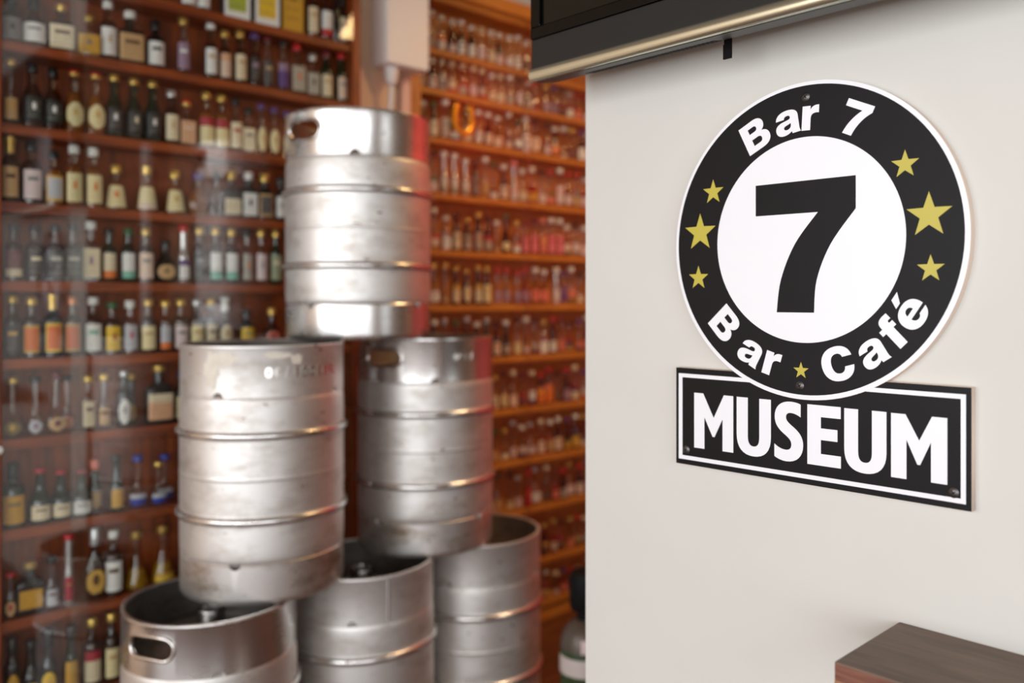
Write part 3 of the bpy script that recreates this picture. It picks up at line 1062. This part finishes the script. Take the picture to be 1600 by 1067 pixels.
def prism_cutter(pts, x0, x1, ang):
    n = len(pts)
    V = [(x0, a, b) for a, b in pts] + [(x1, a, b) for a, b in pts]
    F = [tuple(range(n))[::-1], tuple(range(n, 2 * n))] + [(i, (i + 1) % n, n + (i + 1) % n, n + i) for i in range(n)]
    c, s = math.cos(ang), math.sin(ang)
    V = [(x * c - y * s, x * s + y * c, z) for x, y, z in V]
    return mk('cutter', V, F, M_HOLE)


HZ = KH - 0.052
HANDLE = [(a, b + HZ) for a, b in stadium(0.118, 0.048, 10)]
_t = chime(0.459, KH, True)
notch = lambda z: [(0.0145 * math.cos(2 * math.pi * k / 12), z + 0.0145 * math.sin(2 * math.pi * k / 12)) for k in range(12)]
cuts = [prism_cutter(HANDLE, 0.12, 0.25, a) for a in (0, math.pi)]
ME_TOP = cut(_t, cuts + [prism_cutter(notch(0.459), 0.15, 0.25, math.radians(a)) for a in (45, 135, 225, 315)])
bpy.data.objects.remove(_t)
_t = chime(0.459, KH, True)
ME_TOP_PLAIN = cut(_t, [prism_cutter(notch(0.459), 0.15, 0.25, math.radians(a)) for a in (45, 135, 225, 315)])
ME_TOP_PLAIN.materials[0] = M_STEEL
bpy.data.objects.remove(_t)
_t = chime(0.0, 0.094, False)
ME_BOT = cut(_t, [prism_cutter(notch(0.094), 0.15, 0.25, math.radians(a)) for a in (0, 90, 180, 270)])
ME_BOT_GRIMY = ME_BOT.copy()
ME_BOT_GRIMY.materials[0] = M_STEEL_LOW
bpy.data.objects.remove(_t)

pts = [((KCH + 0.0005) * math.cos(a / KCH), (KCH + 0.0005) * math.sin(a / KCH), b) for a, b in HANDLE]
v, f = tube(pts, 0.0042, 8, True)
_o = mk('handle_rim', v, f, M_RIM, None, True, 0)
ME_HRIM = _o.data
bpy.data.objects.remove(_o)

v, f = lathe([(0.034, 0.505), (0.034, 0.512), (0.0315, 0.514), (0.0315, 0.546), (0.030, 0.549), (0.025, 0.549), (0.024, 0.545), (0.024, 0.520), (0.009, 0.518), (0.009, 0.535), (0.007, 0.538), (0, 0.538)], 32)
_o = mk('valve', v, f, M_DARKSTEEL, None, True, 40)
ME_VALVE = _o.data
bpy.data.objects.remove(_o)


def link(name, me, parent):
    o = bpy.data.objects.new(name, me)
    COL.objects.link(o)
    o.parent = parent
    return o


def keg(loc, label, phi_top, phi_bot, handles=True):
    """phi: turn of the upper and lower collar, in degrees from the direction towards the room centre."""
    back = math.atan2(-loc[1], -loc[0])
    t = thing('beer_keg', label, 'keg', loc, 0, 'steel beer kegs stacked in a pyramid')
    link('keg_body', ME_BODY, t)
    c = link('upper_collar', ME_TOP if handles else ME_TOP_PLAIN, t)
    c.rotation_euler = (0, 0, back + math.radians(phi_top))
    if handles:
        for a in (0, math.pi):
            hr = link('handle_rim', ME_HRIM, c)
            hr.rotation_euler = (0, 0, a)
    b = link('lower_collar', ME_BOT if loc[2] > 1 else ME_BOT_GRIMY, t)
    b.rotation_euler = (0, 0, back + math.radians(phi_bot))
    link('valve', ME_VALVE, t)
    return t, back


k_top, back_top = keg((1.263, 2.011, 2 * KH + 0.004), 'bright steel keg alone on the very top of the stack', -48, 51)
k_ml, back_ml = keg((0.979, 1.984, KH + 0.002), 'steel keg with white paint patches, left one of the middle row', -76, -19, False)
k_mr, back_mr = keg((1.475, 2.000, KH + 0.002), 'steel keg with reddish side and open handle slot, right one of the middle row', -37, -41)
k_bl, back_bl = keg((0.845, 1.970, 0), 'open-topped steel keg at the left end of the bottom row, handle slot in front', -41, 20)
k_bm, back_bm = keg((1.255, 1.985, 0), 'steel keg in the middle of the bottom row with a weld seam', 128, 10, False)
k_br, back_br = keg((1.655, 1.990, 0), 'steel keg at the right end of the bottom row near the gas cylinder', 110, 20, False)


def on_cyl(R, ang0, s, z):
    a = ang0 + s / R
    return (R * math.cos(a), R * math.sin(a), z)


# vertical weld seam of the middle bottom keg
a0 = back_bm + math.radians(20)
V = []
F = []
for i, z in enumerate([0.466, 0.49, 0.52, 0.55, 0.568]):
    for s in (-0.003, -0.0015, 0.0015, 0.003):
        V.append(on_cyl(KCH + (0.0012 if abs(s) < .002 else 0.0), a0, s, z))
for i in range(4):
    for j in range(3):
        F.append((i * 4 + j, i * 4 + j + 1, i * 4 + j + 5, i * 4 + j + 4))
mk('weld_seam', V, F, M_RIM, k_bm, True, 0)

# white paint residue on the collar of the left middle keg
pr = random.Random(3)


def blotch(s0, z0, rs, rz, parent, back, name='paint_patch', seed=0):
    q = random.Random(seed)
    n = 22
    V = [on_cyl(KCH + 0.0009, back, s0, z0)]
    for k in range(n):
        a = 2 * math.pi * k / n
        j = q.uniform(.72, 1.12)
        zz = min(z0 + rz * j * math.sin(a), KH - 0.009)
        V.append(on_cyl(KCH + 0.0009, back, s0 + rs * j * math.cos(a), zz))
    F = [(0, 1 + k, 1 + (k + 1) % n) for k in range(n)]
    mk(name, V, F, M_PAINTCHIP, parent, True, 0)


blotch(-0.118, 0.525, 0.022, 0.042, k_ml, back_ml, seed=1)
blotch(-0.086, 0.548, 0.034, 0.018, k_ml, back_ml, seed=2)
blotch(0.030, 0.556, 0.040, 0.008, k_ml, back_ml, seed=4)
blotch(0.072, 0.545, 0.014, 0.012, k_ml, back_ml, seed=5)


def stamped(text, parent, R, ang, z, size, spacing):
    """letters pressed out of the collar, wrapped round it"""
    Vt, Ft = [], []
    s = -spacing * (len(text) - 1) / 2
    for ch in text:
        if ch != ' ':
            cu = bpy.data.curves.new('t', 'FONT')
            cu.body = ch
            cu.size = size
            cu.align_x = 'CENTER'
            cu.offset = size * 0.03
            cu.extrude = 0.0006
            cu.resolution_u = 3
            ob = bpy.data.objects.new('t', cu)
            COL.objects.link(ob)
            me = evaluated_mesh(ob)
            n = len(Vt)
            for q in me.vertices:
                Vt.append(on_cyl(R + 0.0006 + q.co.z, ang, s + q.co.x, z + q.co.y))
            Ft += [tuple(i + n for i in p.vertices) for p in me.polygons]
            bpy.data.objects.remove(ob)
        s += spacing
    return mk('stamped_lettering', Vt, Ft, M_RIM, parent)


stamped('00/100E8R', k_ml, KCH, back_ml + math.radians(28), 0.507, 0.032, 0.0205)
stamped('8ABE/', k_mr, KCH, back_mr + math.radians(33), 0.520, 0.022, 0.0135)

# ------------------------------------------------------------------ gas cylinder behind the corner
gc = thing('gas_cylinder', 'small dark green gas cylinder with white label band on the floor beyond the wall corner', 'gas cylinder', (1.755, 1.64, 0))
v, f = lathe([(0, 0), (0.066, 0), (0.070, 0.006), (0.070, 0.285), (0.0705, 0.290), (0.0705, 0.296), (0.070, 0.300)], 40)
mk('cylinder_body', v, f, M_GASGREEN, gc, True, 40)
v, f = lathe([(0.070, 0.300), (0.069, 0.318), (0.062, 0.342), (0.048, 0.362), (0.034, 0.372), (0.028, 0.376), (0.0, 0.376)], 40)
mk('shoulder', v, f, M_GASGREY, gc, True, 40)
v, f = lathe([(0.0712, 0.236), (0.0712, 0.284)], 40)
band = mk('label_band', v, f, plain('gas_label_white', srgb(200, 186, 180), 0.5, noise=0.05, nscale=25), gc, True)
bk = math.atan2(-1.64, -1.755)
for zc, hh in ((0.260, 0.012), ):
    V = [on_cyl(0.0722, bk, s, z) for s, z in ((0.006, zc), (0.020, zc + hh), (0.034, zc), (0.020, zc - hh))]
    mk('green_diamond', V, [(0, 1, 2, 3)], plain('label_green', srgb(24, 96, 52), 0.5), band)
V, F = [], []
for i, z in enumerate((0.302, 0.318, 0.336)):
    R = (0.0712, 0.0704, 0.066)[i]
    for j in range(6):
        V.append(on_cyl(R, bk, -0.012 + 0.044 * j / 5, z))
for i in range(2):
    for j in range(5):
        F.append((i * 6 + j, i * 6 + j + 1, i * 6 + j + 7, i * 6 + j + 6))
mk('shoulder_label', V, F, plain('gas_label_pink', srgb(214, 190, 186), 0.5), gc, True)
v, f = lathe([(0.024, 0.372), (0.024, 0.395), (0.040, 0.402), (0.045, 0.415), (0.045, 0.492), (0.040, 0.505), (0.026, 0.510), (0, 0.511)], 24)
mk('valve_guard', v, f, M_BLACKRUB, gc, True, 40)
v, f = tube([(-0.02, -0.040, 0.49), (-0.01, -0.052, 0.492), (0.012, -0.052, 0.490)], 0.007, 8)
mk('valve_outlet', v, f, M_DARKSTEEL, gc, True)

# ------------------------------------------------------------------ white utility box and its cable between the cabinets
ub = thing('utility_box', 'white plastic utility box on the strip of wall between the cabinets', 'box', (1.6415, 2.41, 2.015))
v, f = box(-0.0815, 0.0815, -0.085, 0.0, 0, 0.46, 0.004)
mk('housing', v, f, M_PLASTIC, ub)
v, f = box(-0.0815, 0.0815, -0.092, -0.0855, 0.001, 0.459, 0.003)
mk('lid', v, f, M_PLASTIC, ub)
v, f = lathe([(0.0, 0), (0.024, 0.0), (0.025, -0.012), (0.022, -0.034), (0.020, -0.038), (0.020, -0.05), (0.014, -0.056), (0, -0.056)], 20)
g = mk('cable_gland', v, [q[::-1] for q in f], M_PLASTIC, ub, True, 40)
g.location = (-0.035, -0.045, 0.0)
pc = thing('power_cable', 'white cable hanging from the utility box gland down behind the top keg', 'cable', (1.6065, 2.365, 1.96))
v, f = tube([(0, 0, 0.002), (0.001, 0, -0.03), (-0.002, 0.003, -0.08), (-0.006, 0.01, -0.14), (-0.012, 0.02, -0.25), (-0.012, 0.03, -0.6), (-0.012, 0.033, -1.5), (-0.012, 0.033, -1.955)], 0.009, 10)
mk('cable_run', v, f, M_PLASTIC, pc, True, 0)
for nm, x, w, lab in (('cable_duct', 1.505, 0.030, 'narrow pinkish wall duct just left of the white hanging cable'),
                      ('cable_duct', 1.683, 0.034, 'narrow pinkish wall duct beside the orange cabinet post')):
    v, f = box(-w / 2, w / 2, -0.022, 0, 0, 2.0, 0.003)
    o = mk(nm, v, f, plain('duct_pink_beige', srgb(216, 176, 160), 0.5), None, loc=(x, 2.411, 0))
    o['label'] = lab
    o['category'] = 'duct'

# ------------------------------------------------------------------ bar sign
SIGN_Y, SIGN_Z = 0.5804, 1.338
sign = thing('bar_sign', 'round black and white 7 sign joined to a museum plaque on the pale wall', 'sign')
sign.matrix_world = Matrix(((0, 0, -1, SW_X), (-1, 0, 0, SIGN_Y), (0, 1, 0, SIGN_Z), (0, 0, 0, 1)))


def curve_mesh(name, splines, depth, z, mat, parent, bevel=0.0):
    """flat filled outline (with holes) of real thickness; z = height of its back above the wall"""
    cu = bpy.data.curves.new(name, 'CURVE')
    cu.dimensions = '2D'
    cu.fill_mode = 'BOTH'
    cu.extrude = depth / 2
    if bevel:
        cu.bevel_depth = bevel
        cu.bevel_resolution = 2
        cu.offset = -bevel
    for pts in splines:
        s = cu.splines.new('POLY')
        s.points.add(len(pts) - 1)
        for p, q in zip(s.points, pts):
            p.co = (q[0], q[1], 0, 1)
        s.use_cyclic_u = True
    ob = bpy.data.objects.new('tmp', cu)
    COL.objects.link(ob)
    me = evaluated_mesh(ob)
    bpy.data.objects.remove(ob)
    me.materials.clear()
    me.materials.append(mat)
    o = bpy.data.objects.new(name, me)
    COL.objects.link(o)
    o.parent = parent
    o.location = (0, 0, z + depth / 2)
    return o


def circ(r, n=128, cx=0, cy=0):
    return [(cx + r * math.cos(2 * math.pi * k / n), cy + r * math.sin(2 * math.pi * k / n)) for k in range(n)]


def rect(x0, x1, y0, y1):
    return [(x0, y0), (x1, y0), (x1, y1), (x0, y1)]


def path(d):
    """tiny outline language: M/L points, C cubic curves"""
    toks = d.replace(',', ' ').split()
    subs, cur, i, cmd = [], [], 0, None
    P = (0, 0)
    while i < len(toks):
        if toks[i] in 'MLCZ':
            cmd = toks[i]
            i += 1
            if cmd == 'Z':
                if len(cur) > 1 and cur[0] == cur[-1]:
                    cur.pop()
                subs.append(cur)
                cur = []
            continue
        if cmd in 'ML':
            P = (float(toks[i]), float(toks[i + 1]))
            cur.append(P)
            i += 2
        else:
            a, b, c, e, x, y = map(float, toks[i:i + 6])
            for k in range(1, 9):
                t = k / 8
                u = 1 - t
                cur.append((u ** 3 * P[0] + 3 * u * u * t * a + 3 * u * t * t * c + t ** 3 * x, u ** 3 * P[1] + 3 * u * u * t * b + 3 * u * t * t * e + t ** 3 * y))
            P = (x, y)
            i += 6
    return subs


GLYPH = {
    'B': (585, 'M 0 0 L 0 700 L 340 700 C 480 700 550 630 550 530 C 550 460 515 400 450 372 C 535 352 585 290 585 200 C 585 70 490 0 350 0 Z M 180 560 L 300 560 C 345 560 370 540 370 498 C 370 460 345 435 300 435 L 180 435 Z M 180 290 L 315 290 C 370 290 400 265 400 215 C 400 165 370 140 315 140 L 180 140 Z'),
    'a': (540, 'M 30 350 C 40 470 140 535 290 535 C 430 535 510 480 510 370 L 510 120 C 510 70 515 30 535 0 L 355 0 C 348 18 344 35 343 55 C 300 12 235 -12 165 -12 C 70 -12 10 45 10 140 C 10 235 75 285 190 303 L 270 316 C 320 324 340 335 340 368 C 340 400 320 415 280 415 C 235 415 212 395 205 350 Z M 340 240 C 320 227 295 218 265 211 C 215 200 185 185 185 152 C 185 122 207 105 243 105 C 300 105 340 145 340 205 Z'),
    'r': (345, 'M 0 0 L 0 523 L 168 523 L 168 440 C 200 505 245 535 310 535 L 345 535 L 345 365 C 330 368 315 369 300 369 C 220 369 180 330 180 250 L 180 0 Z'),
    '7': (550, 'M 0 700 L 550 700 L 550 560 C 440 440 350 250 330 0 L 140 0 C 160 210 240 400 350 545 L 0 545 Z'),
    'C': (650, 'M 640 260 C 620 90 510 -15 340 -15 C 130 -15 5 130 5 350 C 5 570 135 715 340 715 C 505 715 615 625 635 465 L 448 465 C 436 525 400 558 342 558 C 250 558 200 480 200 350 C 200 220 250 142 342 142 C 405 142 445 185 455 260 Z'),
    'f': (345, 'M 90 0 L 90 405 L 10 405 L 10 523 L 90 523 L 90 560 C 90 670 145 715 255 715 C 285 715 310 713 340 708 L 340 575 C 325 577 312 578 300 578 C 275 578 265 568 265 545 L 265 523 L 340 523 L 340 405 L 270 405 L 270 0 Z'),
    'e': (555, 'M 545 225 L 190 225 C 195 155 230 115 285 115 C 320 115 345 130 360 160 L 535 160 C 500 45 410 -14 285 -14 C 115 -14 10 90 10 260 C 10 430 115 537 280 537 C 455 537 550 425 545 225 Z M 192 320 C 200 380 230 415 280 415 C 328 415 358 380 365 320 Z M 190 590 L 270 765 L 450 765 L 310 590 Z'),
}
T1, T2, TF = 0.0125, 0.0132, 0.0003

# plaque (behind the disc) and disc
curve_mesh('plaque_board', [rect(-0.2118, 0.2118, -0.3235, -0.1797)], 0.0122, 0.0, M_SIGNEDGE, sign)
curve_mesh('plaque_face', [rect(-0.2116, 0.2116, -0.3233, -0.1799)], TF, 0.0122, M_SIGNBLACK, sign)
curve_mesh('border_line', [rect(-0.2068, 0.2055, -0.3158, -0.1882), rect(-0.2000, 0.1998, -0.3100, -0.1938)], TF, T1, M_SIGNWHITE, sign)
curve_mesh('round_board', [circ(0.2112)], 0.0130, 0.0, M_SIGNEDGE, sign)
curve_mesh('disc_face', [circ(0.2110)], TF, 0.0130, M_SIGNWHITE, sign)
curve_mesh('black_ring', [circ(0.2055, cx=-.0008, cy=.0006), circ(0.1368, cx=-.0006, cy=.0012)], TF, 0.0133, M_SIGNBLACK, sign)
ZT = 0.0136


def spline_pts(pts, n=6):
    out = []
    for i in range(len(pts) - 1):
        p0, p1, p2, p3 = pts[max(i - 1, 0)], pts[i], pts[i + 1], pts[min(i + 2, len(pts) - 1)]
        for k in range(n):
            t = k / n
            out.append(tuple(0.5 * (2 * p1[j] + (p2[j] - p0[j]) * t + (2 * p0[j] - 5 * p1[j] + 4 * p2[j] - p3[j]) * t * t + (3 * p1[j] - p0[j] - 3 * p2[j] + p3[j]) * t ** 3) for j in (0, 1)))
    out.append(pts[-1])
    return out


left_leg = spline_pts([(0.0198, 0.0370), (-0.0135, -0.0034), (-0.0345, -0.0509), (-0.0410, -0.0953)])
right_leg = spline_pts([(0.0141, -0.0953), (0.0180, -0.0518), (0.0375, -0.0057), (0.0718, 0.0381)])
curve_mesh('numeral', [[(0.0718, 0.0800), (-0.0738, 0.0800), (-0.0738, 0.0375)] + left_leg + right_leg], TF, 0.0133, M_SIGNBLACK, sign)


def ring_letter(ch, ang, r, top, k=0.0000612, kx=1.13):
    w, d = GLYPH[ch]
    a = math.radians(ang)
    rot = a - math.pi / 2 if top else a + math.pi / 2
    c, s = math.cos(rot), math.sin(rot)
    ox, oy = r * math.cos(a), r * math.sin(a)
    subs = []
    for sub in path(d):
        q = []
        for x, y in sub:
            x, y = (x - w / 2) * k * kx, y * k
            q.append((ox + x * c - y * s, oy + x * s + y * c))
        subs.append(q)
    return curve_mesh('letter', subs, TF, ZT, M_SIGNWHITE, sign)


for ch, ang in (('B', 116.2), ('a', 98.8), ('r', 86.8), ('7', 64.9)):
    ring_letter(ch, ang, 0.1462, True)
for ch, ang in (('B', -137.6), ('a', -118.5), ('r', -106.3), ('C', -73.6), ('a', -57.0), ('f', -45.2), ('e', -33.6)):
    ring_letter(ch, ang, 0.1893, False, 0.0000618)


def star(cx, cy, R):
    pts = []
    for k in range(10):
        a = math.radians(90 + 36 * k)
        r = R if k % 2 == 0 else R * 0.40
        pts.append((cx + r * math.cos(a), cy + r * math.sin(a)))
    curve_mesh('star', [pts], TF, ZT, M_SIGNGOLD, sign)


for s in ((0.1349, 0.0867, .0180), (0.1636, 0.0229, .0284), (0.1656, -0.0412, .0172), (-0.1443, 0.0775, .0184), (-0.1671, 0.0200, .0282), (-0.1701, -0.0464, .0180), (-0.0045, -0.1727, .0117)):
    star(*s)

MUS = []
m1 = [(-.1785, -.2962), (-.1604, -.2962), (-.1604, -.2500), (-.1462, -.2770), (-.1428, -.2770), (-.1290, -.2500), (-.1290, -.2957), (-.1110, -.2957), (-.1110, -.2153), (-.1268, -.2153), (-.1442, -.2495), (-.1625, -.2153), (-.1785, -.2153)]
m2 = [(.1171, -.2966), (.1362, -.2966), (.1362, -.2485), (.1494, -.2772), (.1528, -.2772), (.1656, -.2485), (.1656, -.2962), (.1845, -.2962), (.1845, -.2176), (.1668, -.2176), (.1516, -.2480), (.1350, -.2176), (.1171, -.2176)]


def letter_u(x0, x1, yt, yb, st):
    sx, sy = (x1 - x0) / 100, (yt - yb) / 100
    e = st / sx
    d = 'M 0 100 L 0 36 C 0 12 18 0 50 0 C 82 0 100 12 100 36 L 100 100 L %g 100 L %g 34 C %g 23 62 17 50 17 C 38 17 %g 23 %g 34 L %g 100 Z' % (100 - e, 100 - e, 100 - e, e, e, e)
    return [[(x0 + x * sx, yb + y * sy) for x, y in sub] for sub in path(d)]


S_PATH = 'M 400 775 C 360 795 300 803 245 803 C 100 803 10 720 10 590 C 10 470 80 410 170 350 C 240 303 262 275 262 225 C 262 175 230 150 180 150 C 120 150 60 172 5 215 L 5 45 C 60 12 125 -5 190 -5 C 345 -5 437 90 437 235 C 437 350 370 415 280 475 C 205 525 182 550 182 592 C 182 630 208 652 252 652 C 300 652 350 636 400 605 Z'
s_sub = [[(-.0456 + x * .0001, -.2960 + y * .0001003) for x, y in sub] for sub in path(S_PATH)]
e_pts = [(.0042, -.2957), (.0514, -.2957), (.0514, -.2802), (.0236, -.2802), (.0236, -.2620), (.0467, -.2620), (.0467, -.2467), (.0236, -.2467), (.0236, -.2320), (.0512, -.2320), (.0512, -.2166), (.0042, -.2166)]
for subs in ([m1], letter_u(-.1053, -.0505, -.2155, -.2966, .0182), s_sub, [e_pts], letter_u(.0560, .1113, -.2172, -.2974, .0186), [m2]):
    curve_mesh('letter', subs, TF, T1, M_SIGNWHITE, sign)
for (x, y), zz in (((0.0023, 0.1911), 0.0136), ((-0.0061, -0.193), 0.0136), ((-0.1929, -0.3014), 0.0125), ((0.1918, -0.3044), 0.0125)):
    v, f = lathe([(0.0062, 0), (0.0062, 0.0006), (0.004, 0.0018), (0.002, 0.0022), (0, 0.0022)], 20)
    sc = mk('screw', v, f, M_SCREW, sign, True, 40, (x, y, zz))
    v, f = join([box(-0.003, 0.003, -0.0006, 0.0006, 0.0019, 0.0025), box(-0.0006, 0.0006, -0.003, 0.003, 0.0019, 0.0025)])
    sl = mk('screw_slot', v, f, M_HOLE, sc)
    sl.rotation_euler = (0, 0, 0.6)

# ------------------------------------------------------------------ television
tv = thing('television', 'black flat television with silver lower trim mounted high on the pale wall', 'television', (0.94, 0.9985, 1.605))
TW = 0.98           # runs towards -Y from its far corner


def tvbox(name, x0, x1, y0, y1, z0, z1, mat, bev=0.002, parent=tv):
    v, f = box(x0, x1, -y1, -y0, z0, z1, bev)
    return mk(name, v, f, mat, parent)


def extrude_y(prof, y0, y1):
    n = len(prof)
    V = [(x, -y0, z) for x, z in prof] + [(x, -y1, z) for x, z in prof]
    F = [tuple(range(n)), tuple(range(n, 2 * n))[::-1]] + [((i + 1) % n, i, n + i, n + (i + 1) % n) for i in range(n)]
    return V, F


trim = [(0.004 + 0.0095 * math.cos(math.radians(a)) * 0.8, 0.0105 + 0.0105 * math.sin(math.radians(a))) for a in range(80, 281, 20)] + [(0.012, 0.002), (0.012, 0.020)]
v, f = extrude_y(trim, 0.0, TW)
mk('silver_trim', v, f, M_TVSILVER, tv, True, 40)
tvbox('lower_bezel', 0.002, 0.03, 0.001, TW - 0.001, 0.0195, 0.066, M_TVBLACK)
tvbox('screen_surround', 0.000, 0.03, 0.0005, TW, 0.0665, 0.085, M_TVGLOSS)
tvbox('screen_surround', 0.000, 0.03, 0.0005, 0.022, 0.085, 0.60, M_TVGLOSS)
tvbox('screen_surround', 0.000, 0.03, TW - 0.022, TW, 0.085, 0.60, M_TVGLOSS)
tvbox('screen_surround', 0.000, 0.03, 0.0005, TW, 0.60, 0.625, M_TVGLOSS)
tvbox('screen', 0.005, 0.03, 0.022, TW - 0.022, 0.085, 0.60, M_TVSCREEN, 0)
back = [(0.010, 0.0004), (0.030, 0.003), (0.060, 0.0100), (0.070, 0.026), (0.075, 0.10), (0.075, 0.50), (0.05, 0.62), (0.012, 0.62)]
v, f = extrude_y(back, 0.004, TW - 0.004)
mk('back_housing', v, f, M_TVUNDER, tv, True, 20)
slots = []
for r, (xa, xb, za, zb) in enumerate(((0.034, 0.044, 0.00393, 0.00627), (0.047, 0.057, 0.00697, 0.00930))):
    for k in range(34):
        y = 0.088 + 0.0070 * k
        slots.append(([(xa, -y, za - .0006), (xb, -y, zb - .0006), (xb, -y - .004, zb - .0006), (xa, -y - .004, za - .0006),
                       (xa, -y, za + .002), (xb, -y, zb + .002), (xb, -y - .004, zb + .002), (xa, -y - .004, za + .002)],
                      [(3, 2, 1, 0), (4, 5, 6, 7), (0, 1, 5, 4), (1, 2, 6, 5), (2, 3, 7, 6), (3, 0, 4, 7)]))
v, f = join(slots)
vg = mk('vent_slots', v, f, M_HOLE, tv)
vg['kind'] = 'stuff'
tvbox('wall_mount', 0.075, 0.119, 0.30, 0.70, 0.15, 0.45, M_TVBLACK)
v, f = join([box(0.062, 0.064, -0.334, -0.322, -0.010, 0.028), box(0.0605, 0.063, -0.3345, -0.3215, -0.016, 0.004)])
mk('cable_tie', v, f, M_BLACKRUB, tv)

# ------------------------------------------------------------------ walnut ledge
lg = thing('wall_ledge', 'walnut wooden ledge fixed to the pale wall below the sign', 'shelf', (SW_X, 0.4587, 0.861))
v, f = box(-0.1675, 0.0, -1.4, 0.0, -0.020, 0.0, 0.0022)
mk('top_board', v, f, M_WALNUT, lg)
v, f = box(-0.1680, -0.1674, -1.399, -0.001, -0.0195, -0.0022)
mk('front_edging', v, f, M_WALNUTE, lg)
v, f = box(-0.1675, 0.0, -1.4, 0.0, -0.036, -0.0202, 0.0015)
mk('lower_board', v, f, M_WALNUTS, lg)
